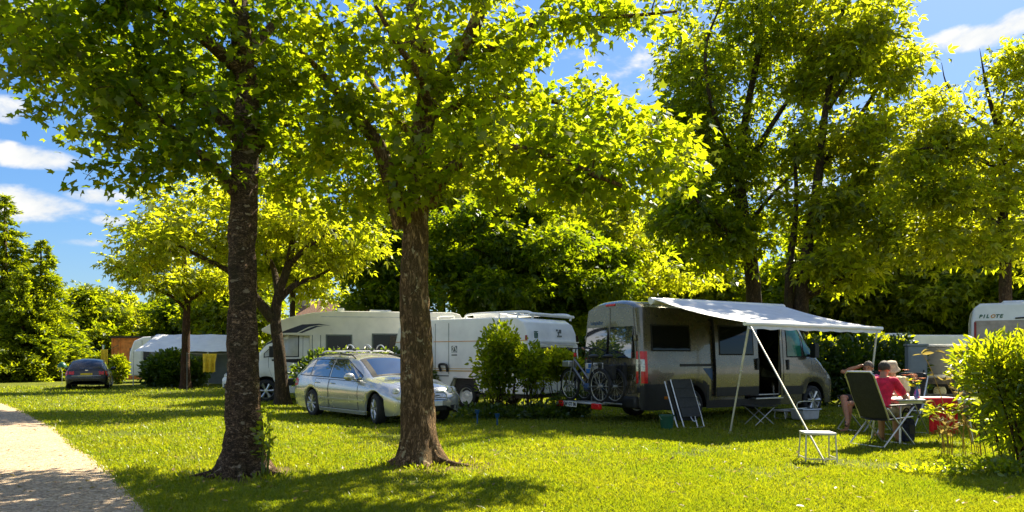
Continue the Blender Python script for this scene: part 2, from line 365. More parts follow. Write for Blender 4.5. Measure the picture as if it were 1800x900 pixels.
def make_tree(name, label, cat, base, limbs, blobs, leafm, barkm, seed=1, leaf='maple', lsize=0.13, group=None, spread=0.22, up=0.7, sides=16,
              flare=0.9, fz=0.2, lift=0.12, tip=0.004, jamp=0.10, keep=None, k=1.0):
    kk = k
    """limbs: [(points, r0, r1)] in world metres, the first is the trunk; blobs: [(centre, radii, twigs, leaves per twig)]"""
    rg = np.random.default_rng(seed); base = Vector(base)
    root = thing(name, label, cat, base, 0, group)
    mb = MB(); sk = []; skr = []
    for li, (pts, r0, r1) in enumerate(limbs):
        c = crom([Vector(p) - base for p in pts], (18 if sides > 30 else 8) if li == 0 else 5); k = len(c)
        rs = [r0 + (r1 - r0) * (i / (k - 1)) ** 0.8 for i in range(k)]
        if li == 0: mb.tube(c, rs, sides, jitter=trunk_jitter(seed, jamp, flare, fz))
        else: mb.tube(c, rs, max(6, sides // 2), jitter=trunk_jitter(seed + li, jamp * .7, 0, 1))
        for i, (p, r_) in enumerate(zip(c, rs)):
            if p.z > 1.2 or (li == 0 and i == len(c) - 1): sk.append(p); skr.append(r_)
    sk = [np.array(p) for p in sk]
    SK = np.zeros((len(sk) + 9000, 3)); SR = np.zeros(len(sk) + 9000); ns = len(sk); SK[:ns] = sk; SR[:ns] = skr
    LP = []; LA = []
    for (c, rad, nt, nl) in blobs:
        nt = max(3, int(nt * kk))
        c = np.array(Vector(c) - base); rad = np.array(rad)
        q = rg.normal(0, 1, (nt, 3)); q /= np.linalg.norm(q, axis=1, keepdims=True); q *= rg.uniform(0, 1, (nt, 1)) ** (1 / 2.4)
        tg = c + q * rad
        d0 = np.array([np.min(((SK[:ns] - t) ** 2).sum(1)) for t in tg])
        for t in tg[np.argsort(d0)]:
            if ns > len(SK) - 10: break
            dd = ((SK[:ns] - t) ** 2).sum(1); k = int(np.argmin(dd)); p = SK[k]; L = math.sqrt(dd[k])
            if L < 0.05: continue
            m1 = p + (t - p) * .35 + np.array([0, 0, lift * L]) + rg.normal(0, .07 * L, 3); m2 = p + (t - p) * .7 + np.array([0, 0, lift * .8 * L]) + rg.normal(0, .07 * L, 3)
            pts = bez(p, m1, m2, t, 5); r0 = min(SR[k] * .65, .010 * L + .008 if tip < .008 else .012 * L + .012); r0 = max(r0, tip)
            rs = [r0 + (tip - r0) * i / 5 for i in range(6)]
            mb.tube(pts, rs, 5, cap=False)
            for pp, r_ in list(zip(pts, rs))[1:]: SK[ns] = pp; SR[ns] = r_; ns += 1
            tt = rg.uniform(.25, 1.08, nl); A = np.array(pts); ii = np.clip(tt * 5, 0, 4.999).astype(int); fr = (tt * 5 - ii)[:, None]
            pos = A[ii] * (1 - fr) + A[np.minimum(ii + 1, 5)] * fr
            off = rg.normal(0, 1, (nl, 3)) * spread * np.array([1, 1, .6]); pos = pos + off
            ax = off + (t - p) / (L + 1e-6) * spread * .8 + np.array([0, 0, -.25 * spread]); LP.append(pos); LA.append(ax)
    mb.build('trunk', MATS[barkm], root, smooth=60, fix=False)
    pos = np.concatenate(LP); ax = np.concatenate(LA)
    if keep is not None: k = keep(pos + np.array(base)); pos = pos[k]; ax = ax[k]
    me = leaf_mesh('crown', pos, ax, lsize, leaf, MATS[leafm], rg, up)
    link_mesh('crown', me, root)
    return root

def make_bush(name, label, cat, base, shapes, leafm, seed, leaf='oval', lsize=0.08, group=None, stems=None, nst=7, up=0.45, barkm='bark_plain', part='foliage', sw=1.0):
    """shapes: [(centre offset, radii, n leaves, shell power)]"""
    rg = np.random.default_rng(seed); root = thing(name, label, cat, base, 0, group)
    LP = []; LA = []; mb = MB()
    for c, rad, n, sh in shapes:
        c = np.array(c); rad = np.array(rad)
        q = rg.normal(0, 1, (n, 3)); q /= np.linalg.norm(q, axis=1, keepdims=True)
        lump = np.array([1 + .16 * mnoise.noise(Vector(v) * 2.3 + Vector((seed * 3.1, c[0], c[2]))) * 2 for v in q])[:, None]
        r_ = rg.uniform(0, 1, (n, 1)) ** sh
        p = c + q * rad * r_ * lump
        k = p[:, 2] > 0.02
        LP.append(p[k]); LA.append((q * .8 + np.array([0, 0, .3]))[k])
        for j in range(nst):
            e = c + rad * rg.uniform(-.75, .75, 3); s0 = np.array([c[0] + rg.normal(0, .12 * rad[0]), c[1] + rg.normal(0, .12 * rad[1]), 0])
            mid = (s0 + e) / 2 + rg.normal(0, .06, 3)
            mb.tube(bez(s0, s0 + np.array([0, 0, .3 * e[2]]), mid, e, 5), [.018 * sw, .016 * sw, .013 * sw, .01 * sw, .008 * sw, .004], 5)
    if nst: mb.build('stems', MATS[barkm], root, smooth=60, fix=False)
    link_mesh(part, leaf_mesh(part, np.concatenate(LP), np.concatenate(LA), lsize, leaf, MATS[leafm], rg, up), root)
    return root
# ------------------------------------------------------------------ ground, path, grass
PATH_EDGE = [(-2.2, 4.6), (-2.7, 5.6), (-3.38, 6.77), (-4.34, 8.12), (-5.6, 9.9), (-6.83, 11.45), (-9.7, 15.3), (-15.0, 21.67), (-22.0, 29.0), (-32, 38), (-45, 48)]
pe = crom([(x, y, 0) for x, y in PATH_EDGE], 14)
PE_Y = np.array([p.y for p in pe]); PE_X = np.array([p.x for p in pe])
def edge_x(y): return np.interp(y, PE_Y, PE_X)

T1 = Vector((-3.19, 8.75, 0)); T2 = Vector((-1.19, 9.65, 0))
def ground_mat():
    m = bpy.data.materials.new('lawn_ground'); m.use_nodes = True; t = NT(m.node_tree); b = t.n['Principled BSDF']
    g = t.node('ShaderNodeNewGeometry'); pos = g.outputs['Position']
    n1 = t.noise(pos, 0.55, 5, 0.6); n2 = t.noise(pos, 6.0, 4, 0.65); n3 = t.noise(pos, 60, 3, 0.7)
    c = t.mix(t.ramp(n1, [(0.3, 0), (0.7, 1)]), (0.09, 0.13, 0.006), (0.19, 0.195, 0.011))
    c = t.mix(t.math('MULTIPLY', t.ramp(n2, [(0.35, 0), (0.7, 1)]), 0.55), c, (0.22, 0.21, 0.02))
    c = t.mix(t.ramp(n3, [(0.35, 0.75), (0.62, 0)]), c, (0.05, 0.080, 0.005))
    wn = t.noise(pos, 0.9, 5, 0.7)
    c = t.mix(t.ramp(wn, [(0.60, 0), (0.74, 0.75)]), c, (0.20, 0.145, 0.06))
    bare = None
    for q, r_ in ((T1, .85), (T2 + Vector((.3, -.05, 0)), 1.15)):
        d = t.node('ShaderNodeVectorMath', operation='DISTANCE'); t.link(pos, d.inputs[0]); d.inputs[1].default_value = q
        f = t.math('ADD', t.math('DIVIDE', d.outputs['Value'], r_), t.math('MULTIPLY', t.math('SUBTRACT', n2, .5), 1.6))
        f = t.ramp(f, [(0.55, 1), (1.0, 0)]); bare = f if bare is None else t.math('MAXIMUM', bare, f)
    c = t.mix(t.math('MULTIPLY', bare, .85), c, t.mix(n3, (0.12, 0.075, 0.035), (0.26, 0.18, 0.09)))
    t.link(c, b.inputs['Base Color']); b.inputs['Roughness'].default_value = 0.9; b.inputs['Specular IOR Level'].default_value = 0.15
    bn = t.node('ShaderNodeBump'); bn.inputs['Strength'].default_value = 0.8; bn.inputs['Distance'].default_value = 0.05
    t.link(t.math('ADD', n3, t.math('MULTIPLY', n2, 1.2)), bn.inputs['Height']); t.link(bn.outputs[0], b.inputs['Normal'])
    return m
mb = MB(); mb.add([(-400, -60, 0), (400, -60, 0), (400, 500, 0), (-400, 500, 0)], [(0, 1, 2, 3)])
tag(mb.build('lawn', ground_mat(), smooth=0), kind='structure')

def gravel_mat():
    m = bpy.data.materials.new('gravel'); m.use_nodes = True; t = NT(m.node_tree); b = t.n['Principled BSDF']
    g = t.node('ShaderNodeNewGeometry'); pos = g.outputs['Position']
    vo = t.node('ShaderNodeTexVoronoi'); vo.inputs['Scale'].default_value = 42; t.link(pos, vo.inputs['Vector'])
    n1 = t.noise(pos, 1.1, 5, 0.6); n2 = t.noise(pos, 130, 2, 0.6)
    sp = t.node('ShaderNodeSeparateColor'); t.link(vo.outputs['Color'], sp.inputs[0])
    c = t.ramp(sp.outputs[0], [(0, (0.22, 0.15, 0.09)), (0.5, (0.48, 0.355, 0.225)), (1, (0.74, 0.58, 0.40))])
    c = t.mix(t.ramp(n1, [(0.35, 0.45), (0.7, 0)]), c, (0.27, 0.205, 0.145))
    t.link(c, b.inputs['Base Color']); b.inputs['Roughness'].default_value = 0.95; b.inputs['Specular IOR Level'].default_value = 0.2
    bn = t.node('ShaderNodeBump'); bn.inputs['Strength'].default_value = 0.7; bn.inputs['Distance'].default_value = 0.02; bn.invert = True
    t.link(t.math('ADD', vo.outputs['Distance'], t.math('MULTIPLY', n2, .3)), bn.inputs['Height']); t.link(bn.outputs[0], b.inputs['Normal'])
    return m
rows = []
for i, p in enumerate(pe):
    q = pe[min(i + 1, len(pe) - 1)] - pe[max(i - 1, 0)]; nrm = Vector((-q.y, q.x, 0)).normalized()
    row = []
    for k in range(9):
        o = -0.05 + 3.4 * k / 8
        wob = 0.09 * mnoise.noise(Vector((p.x * 3, p.y * 3, 0))) + .05 * mnoise.noise(Vector((p.x * 9, p.y * 9, 5))) if k in (0, 8) else 0
        v = p + nrm * (o + wob); row.append((v.x, v.y, 0.006 + (0.012 if 0 < k < 8 else 0)))
    rows.append(row)
mb = MB(); mb.grid(rows); tag(mb.build('gravel_path', gravel_mat(), smooth=60), kind='structure')

leaf_mat('grass_blade', (0.105, 0.150, 0.005), (0.245, 0.25, 0.014), (0.27, 0.41, 0.005), (0.62, 0.61, 0.012), 0.45, 0.03)
def grass():
    rg = np.random.default_rng(11); n = 480000
    u = rg.uniform(0, 1, n); d0, d1 = 5.6, 34.0
    d = 1 / (1 / d0 + u * (1 / d1 - 1 / d0))          # density falls with distance
    x = rg.uniform(-.78, .78, n) * d
    ok = (x > edge_x(d) + .02 + rg.exponential(.03, n) - .05 - .16 * (rg.uniform(0, 1, n) < .06) * rg.uniform(0, 1, n))
    for q, r_ in ((T1, .62), (T2 + Vector((.22, -.05, 0)), .72)): ok &= ((x - q.x) ** 2 + (d - q.y) ** 2 > r_ * r_ * rg.uniform(.2, 1.5, n))
    x, d = x[ok], d[ok]; n = len(x)
    pt = np.array([mnoise.noise(Vector((a * .8, b * .8, 9))) + .5 * mnoise.noise(Vector((a * 2.6, b * 2.6, 2))) for a, b in zip(x, d)])
    ok = rg.uniform(0, 1, n) > np.clip((pt - .18) * 2.2, 0, .8); x, d = x[ok], d[ok]; n = len(x)
    # patchy height and tone: short mown lawn with denser tufts
    ph = np.array([mnoise.noise(Vector((a * .9, b * .9, 3))) for a, b in zip(x, d)])
    h = (0.028 + .014 * ph + rg.uniform(-.010, .018, n)) * (1 + .035 * (d - 6)); wd = 0.0031 * (d / 6) ** 0.9 * rg.uniform(.7, 1.4, n)
    a = rg.uniform(0, 2 * PI, n); lean = rg.normal(0, .75, n) * h; la = rg.uniform(0, 2 * PI, n)
    cx, sx_ = np.cos(a) * wd, np.sin(a) * wd; lx, ly = np.cos(la) * lean, np.sin(la) * lean
    V = np.zeros((n, 5, 3))
    V[:, 0] = np.stack([x - cx, d - sx_, np.zeros(n)], 1); V[:, 1] = np.stack([x + cx, d + sx_, np.zeros(n)], 1)
    V[:, 2] = np.stack([x + cx * .8 + lx * .35, d + sx_ * .8 + ly * .35, h * .6], 1); V[:, 3] = np.stack([x + lx, d + ly, h], 1)
    V[:, 4] = np.stack([x - cx * .8 + lx * .35, d - sx_ * .8 + ly * .35, h * .6], 1)
    me = numpy_mesh('grass', V.reshape(-1, 3), [(0, 1, 2, 3, 4)], 5, n, MATS['grass_blade'])
    tag(link_mesh('grass', me, None), 'short mown grass covering the lawn', 'grass', kind='stuff')
grass()
def fallen_leaves():
    rg = np.random.default_rng(19); n = 900; d = rg.uniform(6, 20, n); x = rg.uniform(-.75, .75, n) * d; h_ = np.where(x > edge_x(d), .035, .022)
    p = np.stack([x, d, h_], 1); me = leaf_mesh('fallen_leaves', p, rg.normal(0, 1, (n, 3)) * np.array([1, 1, .1]), .055, 'oval', MATS['leaf_dry'], rg, .8, .4)
    tag(link_mesh('fallen_leaves', me, None), 'scattered dry leaves lying on lawn and path', 'leaves', kind='stuff')
fallen_leaves()
def tufts(name, label, pts, n, h, seed, leafm='grass_blade'):
    rg = np.random.default_rng(seed); LP = []; LA = []
    for (x, y, r_) in pts:
        a = rg.uniform(0, 2 * PI, n); q = r_ * np.sqrt(rg.uniform(0, 1, n))
        LP.append(np.stack([x + q * np.cos(a), y + q * np.sin(a), np.zeros(n) + .005], 1)); LA.append(np.stack([np.cos(a) * .5, np.sin(a) * .5, rg.uniform(.7, 1.8, n)], 1))
    me = leaf_mesh(name, np.concatenate(LP), np.concatenate(LA), h, 'blade', MATS[leafm], rg, .1, .5)
    return tag(link_mesh(name, me, None), label, 'weeds', kind='stuff')
# ------------------------------------------------------------------ trees
def L(*a): return [P(*q) for q in a]
def blob(px, py, d, rx, ry, rz, nt, nl): return (P(px, py, d), (rx, ry, rz), nt, nl)
def win_keep(rects):
    """leave leaves out of holes in a crown: (px0, py0, px1, py1) seen from the camera, soft by tree depth"""
    return None
# left foreground tree
d = 8.75
make_tree('maple_tree', 'dark scaly trunked tree at the gravel path edge, left of the two near trees', 'tree', T1,
    [([T1, P(428, 720, d), P(427, 560, d), P(425, 420, d), P(432, 300, d), P(432, 180, d), P(424, 60, d), P(418, -80, d), P(430, -230, d)], .208, .09),
     ([T1 + Vector((-0.117, -0.052, .16)), T1 + Vector((-0.270, -0.120, .05)), T1 + Vector((-0.675, -0.300, -.03))], .075, .02),
     ([T1 + Vector((0.039, -0.123, .16)), T1 + Vector((0.090, -0.285, .05)), T1 + Vector((0.180, -0.570, -.03))], .075, .02),
     ([T1 + Vector((0.123, -0.026, .16)), T1 + Vector((0.285, -0.060, .05)), T1 + Vector((0.665, -0.140, -.03))], .075, .02),
     ([T1 + Vector((-0.052, 0.117, .16)), T1 + Vector((-0.120, 0.270, .05)), T1 + Vector((-0.240, 0.540, -.03))], .075, .02),
     ([T1 + Vector((-0.078, -0.104, .16)), T1 + Vector((-0.180, -0.240, .05)), T1 + Vector((-0.372, -0.496, -.03))], .075, .02),
     (L((412, 335, d), (385, 300, 8.6), (335, 258, 8.4), (290, 215, 8.3), (240, 180, 8.2)), .085, .02),
     (L((425, 250, d), (385, 205, 8.9), (330, 160, 9.0), (250, 120, 9.1), (150, 95, 9.1), (60, 55, 9.0), (-20, 20, 9.0)), .09, .03),
     (L((428, 130, d), (360, 70, 8.3), (280, 20, 8.0), (200, -40, 7.8)), .08, .03),
     (L((425, 100, d), (490, 30, 9.2), (540, -60, 9.5)), .07, .03),
     (L((430, 290, d), (480, 240, 9.4), (530, 200, 9.9)), .05, .015),
     (L((424, 60, d), (380, -60, 9.2), (330, -160, 9.6)), .07, .03),
     (L((418, -60, d), (470, -170, 8.2), (520, -260, 8.0)), .07, .03)],
    [blob(310, 215, 8.5, 1.15, 1.2, .62, 95, 40), blob(170, 130, 8.8, 1.15, 1.3, .75, 100, 40), blob(50, 90, 9.0, .7, 1.1, .60, 40, 38),
     blob(250, 60, 8.4, 1.3, 1.3, .7, 95, 40), blob(120, -10, 8.5, 1.4, 1.4, .6, 70, 38), blob(400, 60, 8.8, 1.0, 1.5, .9, 85, 38), blob(500, 120, 9.6, .9, 1.2, 1.0, 85, 38),
     blob(380, -150, 8.8, 2.4, 2.2, 1.1, 120, 34), blob(240, 300, 8.3, .7, .6, .22, 26, 36), blob(390, 300, 8.3, .45, .4, .3, 14, 30), blob(460, 250, 9.2, .5, .6, .5, 28, 34),
     blob(90, 205, 8.7, .3, .3, .08, 4, 22), blob(420, 190, 11.4, 1.3, 1.2, .9, 140, 34), blob(250, 190, 11.6, 1.4, 1.2, .8, 120, 34), blob(560, 250, 11.8, 1.0, 1.1, .8, 90, 34)],
    'leaf_deep', 'bark_dark', 3, 'maple', .092, None, .15, .62, 44, .95, .18, jamp=.16, k=.32)
# centre foreground tree
d = 9.65
make_tree('maple_tree', 'brown mottled trunked tree standing in front of the silver car', 'tree', T2,
    [([T2, P(735, 740, d), P(731, 600, d), P(729, 480, d), P(731, 400, d), P(737, 320, d), P(743, 230, d), P(752, 150, d), P(735, 60, d), P(722, -60, d), P(730, -200, d)], .235, .09),
     ([T2 + Vector((-0.142, -0.030, .18)), T2 + Vector((-0.304, -0.064, .05)), T2 + Vector((-0.570, -0.120, -.03))], .085, .02),
     ([T2 + Vector((0.037, -0.142, .18)), T2 + Vector((0.080, -0.304, .05)), T2 + Vector((0.163, -0.617, -.03))], .085, .02),
     ([T2 + Vector((0.135, -0.060, .18)), T2 + Vector((0.288, -0.128, .05)), T2 + Vector((0.855, -0.380, -.03))], .085, .02),
     ([T2 + Vector((0.030, 0.147, .18)), T2 + Vector((0.064, 0.314, .05)), T2 + Vector((0.120, 0.588, -.03))], .085, .02),
     ([T2 + Vector((-0.075, -0.128, .18)), T2 + Vector((-0.160, -0.272, .05)), T2 + Vector((-0.300, -0.510, -.03))], .085, .02),
     (L((708, 400, d), (690, 330, 9.5), (668, 260, 9.4), (640, 220, 9.3), (612, 192, 9.2), (575, 140, 9.2), (530, 90, 9.3)), .13, .03),
     (L((748, 175, d), (790, 120, 9.5), (825, 65, 9.4), (850, 0, 9.3), (880, -90, 9.3)), .14, .06),
     (L((755, 360, d), (790, 300, 9.3), (860, 262, 8.9), (950, 270, 8.6), (1040, 305, 8.4), (1100, 330, 8.3)), .10, .02),
     (L((760, 200, d), (820, 180, 10.1), (900, 170, 10.6), (1010, 185, 10.9), (1110, 215, 11.0)), .08, .02),
     (L((805, 100, 9.5), (860, 85, 9.6), (950, 40, 9.6), (1080, 30, 9.5), (1190, 20, 9.4)), .07, .015),
     (L((740, 250, d), (690, 200, 10.4), (640, 120, 11), (600, 40, 11.4)), .07, .02),
     (L((742, 220, d), (745, 150, 8.9), (700, 80, 8.3), (660, 10, 8.0)), .07, .02)],
    [blob(640, 250, 9.5, .95, 1.1, .6, 95, 38), blob(580, 130, 9.3, .8, 1.2, .7, 55, 38), blob(680, 90, 9.2, .9, 1.5, .75, 75, 38), blob(820, 250, 9.0, 1.0, 1.3, .55, 80, 38),
     blob(840, 130, 9.6, 1.2, 1.7, .8, 110, 38), blob(960, 300, 8.7, 1.05, 1.1, .5, 95, 38), blob(1080, 260, 9.2, .85, 1.3, .5, 85, 38), blob(1130, 310, 8.4, .6, .6, .32, 34, 36), blob(1170, 225, 9.0, .4, .5, .14, 12, 34),
     blob(960, 190, 10.2, 1.1, 1.2, .6, 90, 38), blob(900, 30, 9.6, 1.3, 1.6, .6, 75, 38), blob(1080, 30, 9.5, 1.1, .9, .32, 42, 34), blob(730, 320, 9.0, .55, .5, .35, 26, 34),
     blob(740, -130, 9.6, 2.3, 2.2, 1.0, 120, 34), blob(520, 320, 10.0, .7, .9, .5, 45, 34), blob(650, 340, 9.8, .5, .6, .25, 22, 30), blob(620, 370, 10.4, .8, .7, .28, 34, 32), blob(700, 230, 12.2, 1.2, 1.1, .8, 130, 34), blob(860, 230, 12.2, 1.3, 1.1, .8, 130, 34), blob(1020, 260, 11.8, 1.2, 1.0, .7, 130, 34), blob(1170, 285, 11.2, .75, .9, .45, 75, 34)],
    'leaf_maple', 'bark_brown', 5, 'maple', .096, None, .15, .6, 44, .85, .22, jamp=.09, k=.29)
# spreading tree behind the left one
B3 = GX(497, 21.2); d = 21.2
make_tree('spreading_tree', 'dark forked tree in front of the motorhome cab with flat spreading yellow green crown', 'tree', B3,
    [([B3, P(493, 640, d), P(487, 590, d), P(484, 555, d), P(492, 510, d), P(505, 470, d), P(515, 420, d), P(520, 350, d)], .205, .08),
     (L((480, 560, d), (455, 530, 21), (435, 505, 20.8), (400, 475, 20.5), (350, 450, 20), (300, 425, 19.8)), .17, .04),
     (L((488, 530, d), (520, 500, 21.4), (560, 485, 21.7), (600, 460, 22)), .12, .03),
     (L((490, 520, d), (480, 470, 22), (455, 420, 22.6), (420, 360, 23)), .12, .03),
     (L((440, 508, 20.8), (400, 455, 21.5), (340, 410, 22), (290, 385, 22.5)), .09, .02),
     (L((505, 470, d), (545, 430, 20.6), (600, 400, 20.2), (640, 380, 20)), .09, .02)],
    [blob(330, 430, 20.3, 1.9, 1.7, .55, 75, 34), blob(420, 400, 21.2, 1.9, 2, .8, 85, 34), blob(290, 400, 21.5, 1.2, 1.4, .5, 50, 34), blob(540, 400, 21, 1.6, 2, .9, 85, 34), blob(610, 430, 21.4, 1.2, 1.5, .7, 60, 34),
     blob(460, 330, 22, 2.2, 2, .9, 80, 34), blob(570, 470, 21.8, 1.1, 1.2, .35, 30, 26), blob(250, 465, 20, .7, .9, .25, 16, 24), blob(330, 350, 22.5, 1.4, 1.6, .6, 50, 34)],
    'leaf_lime', 'bark_plain', 8, 'sprig', .19, None, .26, .66, 14, .5, .2, tip=.01, k=.40)
# slender tree by the round hedge
B4 = GX(326, 31.5); d = 31.5
make_tree('slender_tree', 'slim brown trunked tree in front of the round hedge by the white tent roof', 'tree', B4,
    [([B4, P(326, 630, d), P(327, 580, d), P(329, 540, d), P(327, 500, d), P(322, 440, d)], .22, .09),
     (L((328, 545, d), (300, 520, 31), (260, 505, 30.5), (220, 490, 30)), .09, .03), (L((329, 530, d), (370, 505, 32), (400, 490, 33)), .09, .03), (L((327, 500, d), (290, 470, 32), (240, 450, 33)), .08, .02)],
    [blob(300, 500, 31, 2.3, 2.0, .5, 80, 30), blob(240, 470, 31, 1.4, 1.5, .5, 45, 30), blob(370, 490, 32, 1.3, 1.5, .6, 45, 30), blob(310, 440, 32, 2.0, 1.8, .8, 70, 30), blob(215, 480, 30.5, .7, .8, .25, 12, 26)],
    'leaf_lime', 'bark_red', 12, 'sprig', .24, None, .30, .66, 12, .5, .2, tip=.012, k=.40)

def backdrop_tree(label, px, d, w, top, bottom, seed, leafm, n=1.0, name='leafy_tree', lsize=.30, trunks=1, barkm='bark_plain', group='trees behind the camp pitches', leaf='sprig', depth=1.0, dens=34, lobes=9):
    """tree beyond the pitches: crown from photo row `bottom` up to `top`, w metres wide"""
    rg = np.random.default_rng(seed); B = GX(px, d)
    zt = H + (HZ - top) / F * d; zb = H + (HZ - bottom) / F * d
    limbs = []; zc = (zt + zb) / 2
    for k in range(trunks):
        o = Vector((rg.uniform(-.5, .5) * (k > 0) + .55 * (k - (trunks - 1) / 2), rg.uniform(-.3, .3), 0)) if trunks > 1 else Vector((0, 0, 0))
        lean = Vector((rg.uniform(-.5, .5) + .5 * (k - (trunks - 1) / 2), rg.uniform(-.5, .5), 0))
        pts = [B + o, B + o + Vector((0, 0, zb * .5)) + lean * .15, B + o + Vector((0, 0, zb + .3 * (zt - zb))) + lean * .5, B + o + Vector((0, 0, zb + .62 * (zt - zb))) + lean, B + o + lean * 1.1 + Vector((0, 0, zb + .92 * (zt - zb)))]
        limbs.append((pts, .02 * zt + .05, .03))
    for k in range(7):
        a = k * 2.4 + rg.uniform(0, 1); f = rg.uniform(.05, .65); p0 = limbs[k % trunks][0]
        st = B + Vector((0, 0, zb + f * (zt - zb) * .8)) + (p0[2] - B) * Vector((1, 1, 0)) * .7
        rr = w * .42 * (1 - .5 * f); e = st + Vector((math.cos(a) * rr, math.sin(a) * rr * depth, (zt - zb) * rg.uniform(.1, .3)))
        limbs.append(([st, st + (e - st) * .4 + Vector((0, 0, .25)), e], .09, .03))
    blobs = []
    for k in range(lobes):
        f = (k + .5) / lobes; a = k * 2.399 + seed; prof = math.sin(PI * min(1, (f * .86 + .16))) ** .7
        rr = w * .5 * prof; c = B + Vector((math.cos(a) * rr * .55, math.sin(a) * rr * .55 * depth, zb + f * (zt - zb) * .92 + .3))
        s = rr * .62 + .25; blobs.append((c, (s, s * depth, max(.45, (zt - zb) / lobes * 1.15)), int(30 * n * (s / 1.5) ** 1.3) + 10, dens))
    blobs.append((B + Vector((0, 0, zt - .6)), (w * .2, w * .2, .6), int(14 * n), dens))
    for pts, _, _ in limbs[:trunks]: blobs.append((pts[-1], (.5, .5, .55), 14, dens))
    return make_tree(name, label, 'tree', B, limbs, blobs, leafm, barkm, seed, leaf, lsize, group, lsize * 1.25, .5, 10, .4, .3, tip=.012, k=.58)

# the dark belt behind the caravan and the campervan
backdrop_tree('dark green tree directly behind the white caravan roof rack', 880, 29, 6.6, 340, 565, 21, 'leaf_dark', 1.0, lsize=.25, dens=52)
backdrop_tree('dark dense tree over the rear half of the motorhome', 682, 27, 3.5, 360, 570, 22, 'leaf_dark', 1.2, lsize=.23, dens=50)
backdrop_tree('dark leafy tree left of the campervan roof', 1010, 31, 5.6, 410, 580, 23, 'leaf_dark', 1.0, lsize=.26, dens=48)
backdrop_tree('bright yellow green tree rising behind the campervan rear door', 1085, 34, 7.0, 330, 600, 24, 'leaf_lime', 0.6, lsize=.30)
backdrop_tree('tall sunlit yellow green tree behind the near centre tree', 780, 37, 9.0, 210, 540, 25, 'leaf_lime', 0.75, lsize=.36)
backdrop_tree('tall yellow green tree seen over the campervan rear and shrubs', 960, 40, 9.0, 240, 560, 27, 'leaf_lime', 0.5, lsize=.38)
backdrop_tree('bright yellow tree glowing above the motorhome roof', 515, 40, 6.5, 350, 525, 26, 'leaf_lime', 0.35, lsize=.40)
# the big trees right of centre
d = 27
B5 = GX(1322, d)
make_tree('tall_tree', 'tall broad tree rising over the awning, its dark trunk above the campervan roof', 'tree', B5,
    [([B5, P(1325, 560, d), P(1322, 480, d), P(1308, 380, d), P(1300, 300, d), P(1312, 200, d), P(1335, 80, d), P(1350, -40, d)], .38, .06),
     (L((1322, 470, d), (1290, 420, 26), (1240, 370, 25.5), (1200, 320, 25)), .14, .03), (L((1308, 380, d), (1270, 300, 27.5), (1230, 200, 28), (1215, 100, 28)), .14, .03),
     (L((1300, 310, d), (1350, 230, 26.5), (1400, 150, 26), (1440, 60, 26)), .14, .03), (L((1310, 400, d), (1360, 340, 26), (1400, 300, 25.5)), .1, .03), (L((1300, 300, d), (1255, 200, 25.5), (1240, 90, 25), (1270, 0, 25)), .11, .03)],
    [blob(1240, 160, 27, 1.5, 2, 2.0, 120, 34), blob(1195, 240, 27, .9, 1.4, 1.3, 50, 34), blob(1185, 360, 26.5, .9, 1.3, .9, 44, 34), blob(1320, 60, 27, 1.7, 2, 1.4, 95, 34), blob(1400, 130, 27, 1.5, 2, 1.8, 85, 34), blob(1270, 290, 26.5, 1.7, 2, 1.3, 95, 34), blob(1380, 270, 27, 1.7, 2, 1.3, 85, 34), blob(1225, 400, 26.5, 1.5, 1.8, .9, 85, 34),
     blob(1340, 400, 27, 1.5, 2, 1.0, 70, 34), blob(1300, -60, 27, 2.4, 2.2, 1.4, 60, 30), blob(1200, 70, 27.5, .9, 1.3, 1.2, 36, 32), blob(1280, 450, 26, 1.2, 1.5, .5, 40, 30)],
    'leaf_maple', 'bark_plain', 31, 'sprig', .27, None, .36, .55, 14, .5, .3, tip=.012, k=.40)
B6 = GX(1405, 25); d = 25
make_tree('tall_tree', 'tall open tree with two dark stems behind the outer half of the awning', 'tree', B6,
    [([B6, P(1408, 540, d), P(1414, 470, d), P(1425, 400, d), P(1440, 300, d), P(1450, 200, d), P(1470, 80, d), P(1490, -30, d)], .30, .05),
     (L((1385, 626, d), (1386, 530, d), (1390, 450, d), (1400, 360, 25.3), (1395, 240, 25.8)), .22, .05),
     (L((1420, 520, d), (1460, 500, 24.4), (1500, 478, 23.3), (1540, 470, 22.8)), .13, .03), (L((1425, 400, d), (1480, 340, 24.4), (1540, 300, 25.3), (1590, 250, 25.8)), .14, .03),
     (L((1440, 300, d), (1500, 220, 25.8), (1550, 140, 25.8), (1580, 60, 25.8)), .13, .02), (L((1450, 200, d), (1500, 120, 24.3), (1530, 40, 23.8)), .1, .02)],
    [blob(1470, 110, 24.8, 1.53, 1.80, 1.36, 85, 32), blob(1530, 60, 25.3, 1.10, 1.53, 1.10, 50, 30), blob(1500, 250, 24.8, 1.70, 1.98, 1.10, 85, 32), blob(1570, 170, 25.3, 0.85, 1.35, 1.27, 46, 30), blob(1460, 370, 24.8, 1.70, 1.98, 0.94, 75, 32), blob(1560, 330, 24.8, 1.44, 1.80, 0.85, 60, 32),
     blob(1580, 420, 24.3, 1.61, 1.80, 0.85, 75, 32), blob(1490, 470, 23.8, 1.70, 1.80, 0.68, 70, 32), blob(1420, 20, 25.3, 1.19, 1.44, 1.02, 40, 30), blob(1590, 100, 25.3, 0.42, 0.72, 0.51, 14, 30)],
    'leaf_lime', 'bark_plain', 33, 'sprig', .29, None, .38, .55, 12, .5, .3, tip=.012, k=.40)
B7 = GX(1765, 21); d = 21
